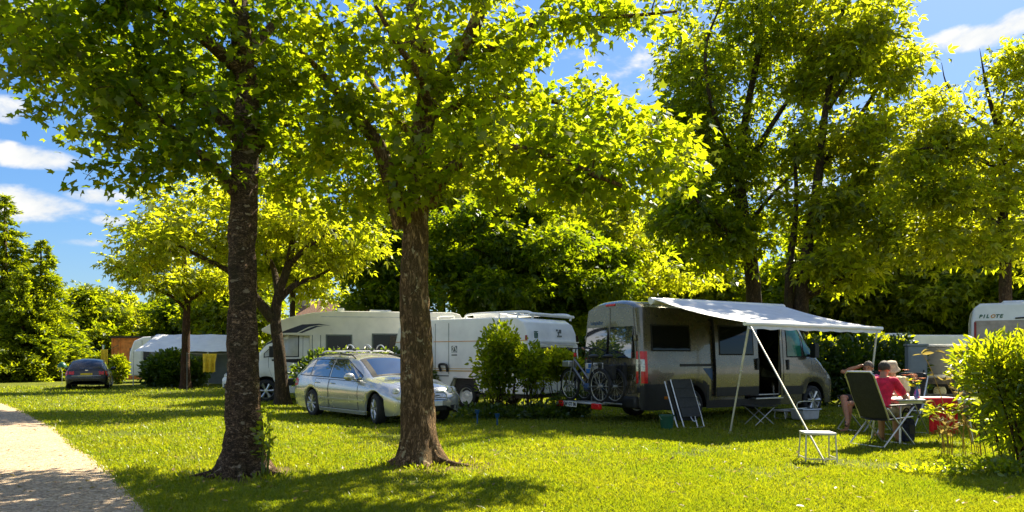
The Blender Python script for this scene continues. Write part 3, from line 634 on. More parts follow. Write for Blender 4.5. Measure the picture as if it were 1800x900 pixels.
make_tree('open_tree', 'tree at the right edge with bare upper twigs over the clipped hedge', 'tree', B7,
    [([B7, P(1768, 520, d), P(1764, 400, d), P(1762, 300, d), P(1755, 235, d), P(1738, 170, d), P(1728, 120, d), P(1722, 85, d)], .20, .004),
     (L((1760, 240, d), (1700, 200, 20.6), (1665, 150, 20.4), (1655, 110, 20.3)), .07, .006), (L((1756, 240, d), (1760, 190, 21), (1768, 140, 21.2), (1762, 90, 21.2)), .06, .006), (L((1757, 240, d), (1790, 200, 21.2), (1815, 140, 21.5)), .06, .006),
     (L((1762, 300, d), (1700, 270, 20), (1640, 260, 19.6), (1590, 265, 19.5)), .08, .015), (L((1763, 330, d), (1820, 290, 21.6), (1870, 260, 22)), .08, .02), (L((1764, 400, d), (1700, 360, 20), (1640, 350, 19.5)), .07, .015)],
    [blob(1660, 420, 22.5, 1.8, 1.8, 1.0, 90, 32), blob(1620, 250, 20.2, .6, .8, .6, 30, 30), blob(1690, 255, 20.2, 1.2, 1.3, .55, 60, 32), blob(1650, 330, 20, 1.4, 1.5, .7, 70, 32), blob(1750, 340, 21, 1.6, 1.6, .8, 80, 32), blob(1800, 250, 21, 1.0, 1.3, 1.2, 60, 32), blob(1640, 190, 20.3, .5, .8, .5, 24, 28), blob(1728, 160, 20.9, .75, .6, .9, 90, 2), blob(1790, 130, 20.5, .6, .9, 1.2, 50, 30),
     blob(1700, 430, 20.5, 1.8, 1.8, .7, 85, 32), blob(1800, 430, 21, 1.4, 1.6, .8, 60, 32), blob(1600, 290, 19.6, .5, .7, .3, 16, 26)],
    'leaf_lime', 'bark_plain', 35, 'sprig', .21, None, .28, .6, 12, .5, .3, tip=.006, k=.40)
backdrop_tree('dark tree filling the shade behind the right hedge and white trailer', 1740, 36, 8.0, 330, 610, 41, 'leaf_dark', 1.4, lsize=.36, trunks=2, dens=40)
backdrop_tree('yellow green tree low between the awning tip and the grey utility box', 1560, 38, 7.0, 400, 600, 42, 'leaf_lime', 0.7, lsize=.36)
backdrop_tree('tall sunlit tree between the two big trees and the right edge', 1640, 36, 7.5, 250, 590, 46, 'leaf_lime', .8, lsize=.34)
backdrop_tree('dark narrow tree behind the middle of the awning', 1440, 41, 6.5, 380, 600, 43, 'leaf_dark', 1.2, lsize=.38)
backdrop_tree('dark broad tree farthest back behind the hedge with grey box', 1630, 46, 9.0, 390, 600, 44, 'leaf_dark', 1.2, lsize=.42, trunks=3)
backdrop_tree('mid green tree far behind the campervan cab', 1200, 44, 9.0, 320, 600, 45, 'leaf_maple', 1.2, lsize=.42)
# left side distance
def conifer(label, px, d, top, w, seed, group='conifers left of the dark car'):
    rg = np.random.default_rng(seed); B = GX(px, d); root = thing('conifer_tree', label, 'tree', B, 0, group)
    zt = H + (HZ - top) / F * d; mb = MB(); mb.tube([(0, 0, 0), (0, 0, zt * .5), (0, 0, zt * .98)], [.03 * zt, .02 * zt, .02], 8)
    LP = []; LA = []; z = .3
    while z < zt:
        f = 1 - z / zt; nb = max(5, int(15 * f + 4))
        for k in range(nb):
            a = rg.uniform(0, 2 * PI); Lb = w * .56 * (f ** .8) * rg.uniform(.72, 1.12) + .12; dr = np.array([math.cos(a), math.sin(a), 0])
            e = dr * Lb + np.array([0, 0, z - .1 * Lb + rg.uniform(-.2, .2)]); s0 = np.array([0, 0, z])
            if Lb > .6 and k % 3 == 0: mb.tube([s0, (s0 + e) / 2 + np.array([0, 0, .1 * Lb]), e], [.03, .02, .008], 4, cap=False)
            n = int(62 * Lb + 16); t = rg.uniform(.2, 1.03, n)[:, None]
            p = s0 * (1 - t) + e * t + np.array([0, 0, .1 * Lb]) * (4 * t * (1 - t)) + rg.normal(0, 1, (n, 3)) * np.array([.15, .15, .08]) * (.4 + .6 * Lb / (w * .5))
            LP.append(p); LA.append(np.tile(dr + np.array([0, 0, .15]), (n, 1)) + rg.normal(0, .3, (n, 3)))
        z += .20 + .012 * zt
    mb.build('trunk', MATS['bark_plain'], root, smooth=60, fix=False)
    link_mesh('crown', leaf_mesh('crown', np.concatenate(LP), np.concatenate(LA), .25, 'needle', MATS['leaf_conifer'], rg, .45), root); return root
conifer('tallest conifer with a thin spire at the left edge of the lawn', 8, 44, 345, 5.6, 51)
conifer('bushy conifer right of the spire topped one', 72, 43, 425, 5.0, 52)
conifer('low spreading conifer just left of the parked dark car', 40, 41.5, 480, 5.2, 53)
conifer('conifer cut off by the left photo border', -70, 44, 400, 6.5, 54)
backdrop_tree('small round tree behind the dark car, next to the conifers', 150, 58, 6.5, 515, 640, 61, 'leaf_conifer', 1.0, lsize=.40, group='distant trees left')
backdrop_tree('yellowish bushy tree behind the brown shed', 200, 62, 7.5, 520, 640, 62, 'leaf_lime', 0.7, lsize=.42, group='distant trees left')
backdrop_tree('pale distant tree right of the brown shed roof', 262, 66, 7.0, 545, 640, 63, 'leaf_lime', 0.7, lsize=.42, group='distant trees left')
backdrop_tree('dark distant tree behind the white tent roof', 352, 60, 7.5, 500, 620, 64, 'leaf_dark', 1.1, lsize=.42, group='distant trees left')
backdrop_tree('green distant tree seen between the two left trunks', 420, 55, 7.0, 470, 620, 65, 'leaf_conifer', 1.1, lsize=.42, group='distant trees left')
# woodland mass closing the horizon
def far_wood():
    rg = np.random.default_rng(77); n = 90000
    a = rg.uniform(-1.15, 1.25, n); hh = np.array([2.6 + 2.4 * mnoise.noise(Vector((v * 9, 1, 0))) + 1.2 * mnoise.noise(Vector((v * 31, 4, 0))) + (3.5 if v > -.05 else 0) for v in a])
    r_ = 78 + rg.uniform(0, 6, n); z = rg.uniform(0, 1, n) ** .8 * hh
    p = np.stack([np.sin(a) * r_, np.cos(a) * r_, z], 1)
    me = leaf_mesh('distant_wood', p, rg.normal(0, 1, (n, 3)), .75, 'sprig', MATS['leaf_dark'], rg, .35)
    tag(link_mesh('distant_wood', me, None), 'far woodland closing the view behind the camp site', 'woodland', kind='stuff')
far_wood()

# ------------------------------------------------------------------ hedges and bushes
make_bush('round_bush', 'dark round clipped bush in front of the white tent roof caravan', 'bush', GX(303, 33.5), [((0, 0, .8), (1.15, 1.0, .82), 4600, .35), ((.9, .1, .7), (.7, .8, .7), 2000, .4), ((-.75, -.1, .62), (.6, .7, .62), 1500, .4)], 'leaf_laurel', 71, 'oval', .15, nst=5)
make_bush('small_bush', 'small yellow topped bush between the brown shed and the far caravan', 'bush', GX(209, 37), [((0, 0, .75), (.42, .5, .75), 1500, .45)], 'leaf_conifer', 72, 'oval', .14, nst=4)
make_bush('topiary_bush', 'dark cube clipped bush behind the dark car', 'bush', GX(117, 44), [((0, 0, .95), (1.1, .8, .95), 2600, .35)], 'leaf_laurel', 73, 'oval', .17, nst=4)
make_bush('topiary_bush', 'low clipped bush between the dark car and the brown shed', 'bush', GX(172, 46), [((0, 0, .85), (.8, .8, .85), 1700, .35)], 'leaf_conifer', 74, 'oval', .17, nst=4)
make_bush('garden_shrub', 'tallest leafy shrub in front of the white caravan side', 'shrub', GX(880, 16.9),
    [((0, 0, 1.62), (.46, .45, .52), 1500, .5), ((-.15, 0, 1.15), (.5, .45, .45), 1000, .6), ((.25, .1, 1.3), (.4, .4, .5), 800, .6), ((-.1, 0, .7), (.45, .4, .35), 420, .7)], 'leaf_maple', 75, 'oval', .10, nst=6)
make_bush('garden_shrub', 'thin open shrub in the middle of the row by the white caravan', 'shrub', GX(930, 16.6),
    [((0, 0, 1.3), (.4, .4, .4), 700, .6), ((.1, 0, .9), (.35, .4, .4), 420, .7)], 'leaf_maple', 76, 'oval', .10, nst=6)
make_bush('garden_shrub', 'yellow green rounded shrub nearest the bicycle wheel', 'shrub', GX(978, 17.3),
    [((0, 0, 1.22), (.5, .45, .36), 1300, .5), ((-.4, .1, 1.15), (.35, .35, .33), 600, .5), ((.35, -.1, 1.1), (.3, .3, .3), 420, .5)], 'leaf_lime', 77, 'oval', .10, nst=6)
make_bush('undergrowth', 'dark ground ivy mass at the foot of the shrub row', 'shrub', GX(935, 16.5), [((-.9, 0, .1), (.9, .35, .24), 900, .6), ((.3, -.1, .12), (.9, .35, .26), 900, .6), ((.9, .1, .3), (.5, .35, .4), 800, .6)], 'leaf_laurel', 78, 'oval', .09, nst=0)
make_bush('low_bush', 'clipped green bush showing above the silver car roof', 'bush', GX(585, 20.3), [((0, 0, .85), (1.05, .5, .72), 2600, .4), ((1.5, .2, .8), (1.2, .5, .78), 2600, .4)], 'leaf_laurel', 79, 'oval', .13, nst=4)
make_bush('laurel_hedge', 'long glossy green hedge beyond the campervan bonnet', 'hedge', GX(1510, 20.6), [((-1.25, .2, .95), (.85, .55, 1.0), 3000, .4), ((0, 0, .98), (1.0, .6, 1.0), 3600, .4), ((1.1, 0, .9), (.75, .6, 1.0), 2600, .4)], 'leaf_laurel', 80, 'oval', .13, nst=4)
make_bush('laurel_hedge', 'sunlit top hedge farther back behind the awning leg', 'hedge', GX(1490, 25), [((-1.2, 0, 1.0), (1.3, .7, 1.15), 2600, .4), ((1.2, 0, 1.0), (1.3, .7, 1.1), 2600, .4)], 'leaf_hedge', 81, 'oval', .16, nst=0)
def foreground_hedge():
    rg = np.random.default_rng(82); B = Vector((6.40, 9.1, 0)); root = thing('clipped_hedge', 'large yellow topped leafy hedge in the right foreground', 'hedge', B)
    LP = []; LA = []; IP = []; IA = []; mb = MB()
    for qi, (c, rad, n, sh) in enumerate((((-.22, 0, 1.27), (.72, .62, .38), 2100, .55), ((.65, 0, 1.30), (.72, .62, .40), 2100, .55), ((1.45, .1, 1.25), (.7, .6, .43), 1500, .55), ((-.35, -.05, 1.0), (.5, .5, .45), 500, .6), ((.25, 0, .85), (.75, .55, .5), 900, .7), ((1.1, 0, .9), (.7, .55, .55), 1300, .7), ((-.1, -.05, .55), (.55, .5, .45), 700, .7), ((.7, -.1, .5), (.7, .5, .45), 1000, .7), ((1.6, -.1, .6), (.6, .5, .5), 700, .7))):
        c = np.array(c); rad = np.array(rad); q = rg.normal(0, 1, (n, 3)); q /= np.linalg.norm(q, axis=1, keepdims=True)
        p = c + q * rad * rg.uniform(0, 1, (n, 1)) ** sh + rg.normal(0, .03, (n, 3)); (LP if qi < 3 else IP).append(p); (LA if qi < 3 else IA).append(q * .7 + np.array([0, 0, .45 if qi < 3 else -.1]))
    for k in range(3):       # long shoots arching out towards the table
        s0 = Vector((-.35 + .1 * k, .3, 0)); e = Vector((-.78 + .12 * k, 1.0 + .15 * k, .66 - .05 * k)); pts = bez(s0, s0 + Vector((0, .1, .75)), e + Vector((.1, -.25, .18)), e, 8)
        mb.tube(pts, [.006] * 7 + [.004] * 2, 5, cap=False); n = 17; t = rg.uniform(.62, 1, n); ii = np.minimum((t * 8).astype(int), 7); A = np.array(pts); fr = (t * 8 - ii)[:, None]
        LP.append(A[ii] * (1 - fr) + A[ii + 1] * fr + rg.normal(0, .02, (n, 3))); a = rg.uniform(0, 2 * PI, n); LA.append(np.stack([np.cos(a), np.sin(a), np.full(n, .1)], 1))
    for k in range(60):      # upright shoots with whorls of leaves that break the top line
        x, y = rg.uniform(-.75, 1.9), rg.uniform(-.5, .5); z1 = 1.54 + rg.uniform(-.12, .22) + .1 * math.sin(x * 3); s0 = Vector((x * .75 + .2, y * .6, 0)); e = Vector((x, y, z1))
        pts = bez(s0, s0 + Vector((0, 0, .5)), e - Vector((rg.uniform(-.15, .15), rg.uniform(-.15, .15), .5)), e, 8)
        mb.tube(pts, [.014, .013, .012, .011, .010, .008, .007, .005, .004], 5, cap=False)
        n = 26; t = rg.uniform(.55, 1, n); ii = np.minimum((t * 8).astype(int), 7); A = np.array(pts); fr = (t * 8 - ii)[:, None]
        LP.append(A[ii] * (1 - fr) + A[ii + 1] * fr + rg.normal(0, .025, (n, 3))); a = rg.uniform(0, 2 * PI, n); LA.append(np.stack([np.cos(a), np.sin(a), np.full(n, .9)], 1))
    mb.build('stems', MATS['bark_red'], root, smooth=60, fix=False)
    link_mesh('inner_foliage', leaf_mesh('inner_foliage', np.concatenate(IP), np.concatenate(IA), .11, 'blade', MATS['leaf_maple'], rg, .25, .4), root)
    link_mesh('foliage', leaf_mesh('foliage', np.concatenate(LP), np.concatenate(LA), .105, 'blade', MATS['leaf_hedge'], rg, .35, .35), root)
foreground_hedge()
def dry_stalks():
    rg = np.random.default_rng(83); B = G(1692, 802); root = thing('dry_stalks', 'tangle of dry tan stems at the left side of the near hedge', 'plant', B); mb = MB(); LP = []; LA = []
    for k in range(17):
        a = rg.uniform(0, 2 * PI); h_ = rg.uniform(.5, 1.5); e = Vector((math.cos(a) * .28 * h_ - .08, math.sin(a) * .2, h_))
        if k < 5: e = Vector((rg.uniform(-.35, -.1), rg.uniform(-.1, .1), rg.uniform(.2, .5)))
        s0 = Vector((rg.uniform(-.28, .32), rg.uniform(-.2, .25), 0)); e = e + s0 * .6; pts = bez(s0, s0 + Vector((0, 0, h_ * .5)), e + Vector((0, 0, .1)), e, 7); mb.tube(pts, [.006] * 4 + [.005] * 2 + [.004] * 2, 5)
        for j in range(4): LP.append(np.array(pts[rg.integers(3, 8)])); LA.append(np.array([math.cos(a + j), math.sin(a + j), .4]))
    mb.build('stems', MATS['leaf_dry'], root, smooth=60); link_mesh('leaves', leaf_mesh('leaves', np.array(LP), np.array(LA), .14, 'blade', MATS['leaf_dry'], rg, .3), root)
dry_stalks()
make_bush('ground_plants', 'low mixed weeds under the right foreground hedge', 'plants', Vector((6.3, 8.7, 0)), [((-.5, 0, .06), (.75, .4, .16), 900, .6), ((.5, -.1, .1), (.6, .4, .22), 900, .6), ((-1.35, .1, .03), (.5, .35, .08), 350, .6), ((.75, -.55, .08), (.4, .3, .15), 500, .6)], 'leaf_hedge', 85, 'oval', .06, nst=0)
make_bush('trunk_shoots', 'leafy shoots sprouting at the right side of the dark scaly trunk', 'plant', T1 + Vector((.3, -.2, 0)), [((.02, 0, .42), (.09, .1, .26), 55, .6), ((.06, 0, .75), (.06, .08, .08), 14, .6)], 'leaf_hedge', 86, 'oval', .075, nst=5, sw=.35, barkm='leaf_hedge')
tufts('trunk_weeds', 'taller grass tufts around the two near trunks', [(T1.x - .35, T1.y - .3, .35), (T1.x + .4, T1.y - .3, .3), (T2.x - .45, T2.y - .1, .25), (T2.x + .6, T2.y + .1, .3), (T2.x + .1, T2.y - .45, .3)], 110, .06, 87)
# ------------------------------------------------------------------ vehicles
mat('paint_silver', (0.56, 0.55, 0.53), 0.24, 0.65, 0.02, 2.0, coat=0.8)
mat('paint_greige', (0.15, 0.132, 0.098), 0.28, 0.6, 0.03, 1.5, coat=1.0)
mat('paint_white', (0.84, 0.83, 0.78), 0.32, 0, 0.08, 1.1, coat=0.3, bump=.04, bscale=6)
mat('paint_cream', (0.80, 0.77, 0.66), 0.34, 0, 0.08, 1.1, coat=0.2, bump=.05, bscale=5)
mat('paint_navy', (0.008, 0.009, 0.016), 0.3, 0.0, 0.1, 2, coat=0.35)
mat('black_plastic', (0.014, 0.014, 0.015), 0.5, 0, 0.2, 9, bump=.1, bscale=90)
mat('seal', (0.008, 0.008, 0.008), 0.7)
mat('rubber', (0.016, 0.016, 0.017), 0.8, 0, 0.25, 14, bump=.2, bscale=70)
mat('glass_dark', (0.006, 0.007, 0.008), 0.05, 0, 0.05, 2, spec=0.4)
mat('glass_green', (0.03, 0.19, 0.12), 0.06, 0, 0.3, 3, spec=0.5)
mat('glass_curtain', (0.16, 0.14, 0.10), 0.15, 0, 0.3, 5, spec=0.7, coat=0.5)
mat('glass_sky', (0.012, 0.024, 0.045), 0.02, 0, 0.05, 2, spec=1.0, coat=1.0); MATS['glass_sky'].node_tree.nodes['Principled BSDF'].inputs['IOR'].default_value = 2.0
mat('blind_silver', (0.50, 0.50, 0.44), 0.4, 0.3, 0.1, 3, coat=.6)
mat('chrome', (0.72, 0.72, 0.70), 0.12, 1.0, 0.05)
mat('alloy', (0.55, 0.55, 0.53), 0.3, 0.9, 0.1)
mat('aluminium', (0.62, 0.62, 0.60), 0.38, 0.85, 0.08)
mat('pole_metal', (0.60, 0.57, 0.46), 0.42, 0.5, 0.1)
mat('lamp_red', (0.66, 0.008, 0.010), 0.25, 0, 0.1, 8, coat=0.25)
mat('lamp_clear', (0.62, 0.60, 0.52), 0.1, 0.2, 0.25, 30, coat=1.0)
mat('lamp_amber', (0.6, 0.16, 0.01), 0.2, 0, 0.1, 8, coat=.8)
mat('plate_white', (0.72, 0.72, 0.70), 0.4, 0, 0.05)
mat('plate_yellow', (0.72, 0.50, 0.02), 0.4, 0, 0.05)
mat('ink_black', (0.012, 0.012, 0.014), 0.5); mat('ink_blue', (0.05, 0.12, 0.28), 0.5); mat('ink_green', (0.02, 0.12, 0.07), 0.5); mat('ink_navy', (0.012, 0.018, 0.05), 0.4)
mat('ink_grey', (0.12, 0.14, 0.12), 0.5); mat('ink_orange', (0.62, 0.27, 0.05), 0.5); mat('ink_red', (0.35, 0.03, 0.02), 0.5); mat('gold_stripe', (0.58, 0.36, 0.12), 0.5)
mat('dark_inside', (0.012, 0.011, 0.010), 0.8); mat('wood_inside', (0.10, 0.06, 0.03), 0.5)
mat('awning_cloth', (0.64, 0.65, 0.66), 0.75, 0, 0.06, 3, bump=.15, bscale=5)

def pchip(x, y, q):
    x = np.asarray(x, float); y = np.asarray(y, float); h = np.diff(x); dl = np.diff(y) / h; m = np.zeros_like(y)
    m[0], m[-1] = dl[0], dl[-1]
    for i in range(1, len(x) - 1):
        if dl[i - 1] * dl[i] > 0: w1 = 2 * h[i] + h[i - 1]; w2 = h[i] + 2 * h[i - 1]; m[i] = (w1 + w2) / (w1 / dl[i - 1] + w2 / dl[i])
    q = np.clip(q, x[0], x[-1]); k = np.clip(np.searchsorted(x, q) - 1, 0, len(h) - 1); t = (q - x[k]) / h[k]
    return (2 * t ** 3 - 3 * t ** 2 + 1) * y[k] + (t ** 3 - 2 * t ** 2 + t) * h[k] * m[k] + (-2 * t ** 3 + 3 * t ** 2) * y[k + 1] + (t ** 3 - t ** 2) * h[k] * m[k + 1]

class Body:
    """car body lofted along x (forward); rows: x, zb, ws, wm, zm, wb, zbelt, we, ze, zt"""
    def __init__(s, rows, arches, rp=2.6, step=.03):
        rows = np.array(rows, float); s.x0, s.x1 = rows[0, 0], rows[-1, 0]; s.rp = rp
        xs = np.arange(s.x0, s.x1 + 1e-6, step); ex = [rows[0, 0] + .004, rows[0, 0] + .012, rows[-1, 0] - .004, rows[-1, 0] - .012]
        for xa, za, ra in arches: ex += [xa - ra + .001, xa + ra - .001, xa - ra - .001, xa + ra + .001]
        s.xs = np.array(sorted(set([round(float(v), 4) for v in list(xs) + ex + [s.x1] if s.x0 <= v <= s.x1])))
        s.cols = [pchip(rows[:, 0], rows[:, k], s.xs) for k in range(1, 10)]
        zb = s.cols[0].copy()
        for xa, za, ra in arches:
            k = np.abs(s.xs - xa) < ra; zb[k] = np.maximum(zb[k], za + np.sqrt(ra ** 2 - (s.xs[k] - xa) ** 2))
        s.cols[0] = zb; s.cols[3] = np.maximum(s.cols[3], zb + .03)
        s.Y = []; s.Z = []
        for i in range(len(s.xs)):
            zb, ws, wm, zm, wb, zc, we, ze, zt = [c[i] for c in s.cols]
            zc = max(zc, zm + .02); ze = max(ze, zc + .01); zt = max(zt, ze + .004); y = []; z = []
            for t in np.linspace(0, 1, 5)[:-1]: y.append(ws + (wm - ws) * (1 - (1 - t) ** 2)); z.append(zb + (zm - zb) * t)
            for t in np.linspace(0, 1, 5)[:-1]: y.append(wm + (wb - wm) * t * t); z.append(zm + (zc - zm) * t)
            for t in np.linspace(0, 1, 6)[:-1]: y.append(wb + (we - wb) * t + .022 * math.sin(PI * t)); z.append(zc + (ze - zc) * t)
            for u in (0, .03, .08, .16, .28, .45, .7, 1.0): yy = we * (1 - u); y.append(yy); z.append(ze + (zt - ze) * (1 - (yy / max(we, 1e-6)) ** rp))
            s.Y.append(y); s.Z.append(z)
        s.Y = np.array(s.Y); s.Z = np.array(s.Z); s.ND = 13
    def _at(s, x):
        k = int(np.clip(np.searchsorted(s.xs, x) - 1, 0, len(s.xs) - 2)); t = np.clip((x - s.xs[k]) / (s.xs[k + 1] - s.xs[k]), 0, 1)
        return s.Y[k] * (1 - t) + s.Y[k + 1] * t, s.Z[k] * (1 - t) + s.Z[k + 1] * t
    def side_y(s, x, z): y, zz = s._at(x); return float(np.interp(z, zz[:-1] + np.arange(20) * 1e-7, y[:-1]))
    def top_z(s, x, y): yy, zz = s._at(x); return float(np.interp(abs(y), yy[::-1][:9], zz[::-1][:9]))
    def edge_w(s, x): return float(s._at(x)[0][13])
    def end_x(s, y, z, front=True):
        for x in (s.xs[::-1] if front else s.xs):
            yy, zz = s._at(x)
            if zz[0] <= z <= zz[-1] and abs(y) <= float(np.interp(z, zz + np.arange(21) * 1e-7, yy)): return float(x)
        return float(s.x0 if front else s.x1)
    def mesh(s, name, mats, parent, skip=None, mi=None):
        mb = MB(); n = s.Y.shape[1]; rows = []
        for i, x in enumerate(s.xs):
            rows.append([(x, -s.Y[i, j], s.Z[i, j]) for j in range(n)] + [(x, s.Y[i, j], s.Z[i, j]) for j in range(n - 2, -1, -1)])
        o = 0; mb.v = [p for r_ in rows for p in r_]; mb.n = len(mb.v); nc = 2 * n - 1
        for i in range(len(rows) - 1):
            for j in range(nc - 1):
                c = (np.array(rows[i][j]) + np.array(rows[i + 1][j + 1])) / 2
                if skip and skip(c): continue
                mb.f.append([i * nc + j, i * nc + j + 1, (i + 1) * nc + j + 1, (i + 1) * nc + j]); mb.m.append(mi(c) if mi else 0)
        mb.f.append(list(range(nc))); mb.m.append(0); mb.f.append([(len(rows) - 1) * nc + j for j in range(nc - 1, -1, -1)]); mb.m.append(0)
        return mb.build(name, mats, parent, smooth=38)
    def side_panel(s, name, mats, parent, xa, xb, zl, zu, side=-1, off=.006, nx=14, nz=6, border=0.0, bmi=1, solid=.012):
        xs = list(np.linspace(xa, xb, nx)); ts = list(np.linspace(0, 1, nz))
        if border: xs = [xa, xa + border] + xs[1:-1] + [xb - border, xb]
        rows = []
        for x in xs:
            a = zl(x) if callable(zl) else zl; b = zu(x) if callable(zu) else zu; b = max(b, a + .004)
            zs = [a + (b - a) * t for t in ts]
            if border: bb = min(border, (b - a) * .3); zs = [a, a + bb] + zs[1:-1] + [b - bb, b]
            rows.append([(x, side * (s.side_y(x, z) + off), z) for z in zs])
        nr, nc = len(rows), len(rows[0])
        f = (lambda i, j: bmi if (border and (i in (0, nr - 2) or j in (0, nc - 2))) else 0)
        return MB().grid(rows, f).build(name, mats, parent, smooth=40, solid=solid)
    def top_panel(s, name, mats, parent, xa, xb, fr=.9, off=.006, nx=10, ny=9, border=0, y0=-1, y1=1):
        rows = []
        for x in np.linspace(xa, xb, nx):
            w_ = s.edge_w(x) * fr; rows.append([(x, w_ * u, s.top_z(x, w_ * u) + off) for u in np.linspace(y0, y1, ny)])
        f = (lambda i, j: 1 if (border and (i in (0, nx - 2) or j in (0, ny - 2))) else 0)
        return MB().grid(rows, f).build(name, mats, parent, smooth=40, solid=.008)
    def end_panel(s, name, mats, parent, ya, yb, zl, zu, front=True, off=.006, ny=8, nz=6, solid=.01):
        rows = []
        for y in np.linspace(ya, yb, ny):
            a = zl(y) if callable(zl) else zl; b = zu(y) if callable(zu) else zu
            rows.append([(s.end_x(y, z, front) + (off if front else -off), y, z) for z in np.linspace(a, b, nz)])
        return MB().grid(rows).build(name, mats, parent, smooth=50, solid=solid)

def wheel(parent, loc, r, wd, style='alloy', steer=0.0, side=-1, rimm='alloy'):
    """tyre with a rim as its sub-part; side -1: outer face towards -y"""
    mb = MB(); h = wd / 2
    mb.lathe([(r * .66, -h * .92), (r * .80, -h), (r * .93, -h * .96), (r * .985, -h * .78), (r, -h * .4), (r, h * .4), (r * .985, h * .78), (r * .93, h * .96), (r * .80, h), (r * .66, h * .92)], axis='Y', n=36, closed=True)
    o = mb.build('wheel', MATS['rubber'], parent, smooth=50); o.location = loc; o.rotation_euler = (0, 0, steer)
    rb = MB(); f = side
    rb.lathe([(r * .60, -h * f * .2), (r * .66, f * h * .90), (r * .695, f * h * 1.0), (r * .70, f * h * .93), (r * .67, -f * h * .9)], axis='Y', n=36)
    if style == 'alloy':
        for k in range(10):
            a = k * PI / 5; p0 = Vector((.13 * r * math.cos(a), f * h * .86, .13 * r * math.sin(a))); p1 = Vector((.64 * r * math.cos(a), f * h * .80, .64 * r * math.sin(a)))
            rb.tube([p0, p1], [r * .062, r * .075], 6)
        rb.lathe([(0, f * h * .95), (r * .17, f * h * .9), (r * .2, f * h * .7), (r * .2, f * h * .3)], axis='Y', n=18)
    elif style == 'cap':
        prof = [(0, f * h * 1.0), (r * .16, f * h * .98), (r * .2, f * h * .86)]; rb.lathe(prof, axis='Y', n=18)
        for k in range(6):
            a = k * PI / 3
            p0 = Vector((.16 * r * math.cos(a), f * h * .90, .16 * r * math.sin(a))); p1 = Vector((.64 * r * math.cos(a), f * h * .84, .64 * r * math.sin(a)))
            rb.tube([p0, (p0 + p1) / 2, p1], [r * .085, r * .12, r * .17], 8)
    else:
        rb.lathe([(0, f * h * .75), (r * .2, f * h * .78), (r * .3, f * h * .6), (r * .42, f * h * .72), (r * .5, f * h * .55), (r * .62, f * h * .5)], axis='Y', n=30)
        for k in range(8): a = k * PI / 4; rb.ball((.34 * r * math.cos(a), f * h * .7, .34 * r * math.sin(a)), .03 * r + .006, 6)
    rb.build('rim', MATS[rimm], o, smooth=40)
    d = MB(); d.lathe([(0, f * h * .12), (r * .62, f * h * .10)], axis='Y', n=24); d.build('brake_disc', MATS['dark_inside'], o, smooth=0)
    return o
def wells(parent, arches, w, x0, x1, zfloor=.26, depth=.42):
    mb = MB(); mb.box(((x0 + x1) / 2, 0, zfloor), (x1 - x0, w * 1.7, .05))
    for xa, za, ra in arches:
        for sd_ in (-1, 1):
            rows = []
            for k in range(17):
                a = PI * k / 16; p = (xa + (ra + .006) * math.cos(a), za + (ra + .006) * math.sin(a)); rows.append([(p[0], sd_ * (w - .012), p[1]), (p[0], sd_ * (w - depth), p[1])])
            mb.grid(rows)
            mb.add([(r_[1]) for r_ in rows] + [(xa, sd_ * (w - depth), za - .2)], [tuple(range(18))])
    return mb.build('underbody', MATS['seal'], parent, smooth=40)

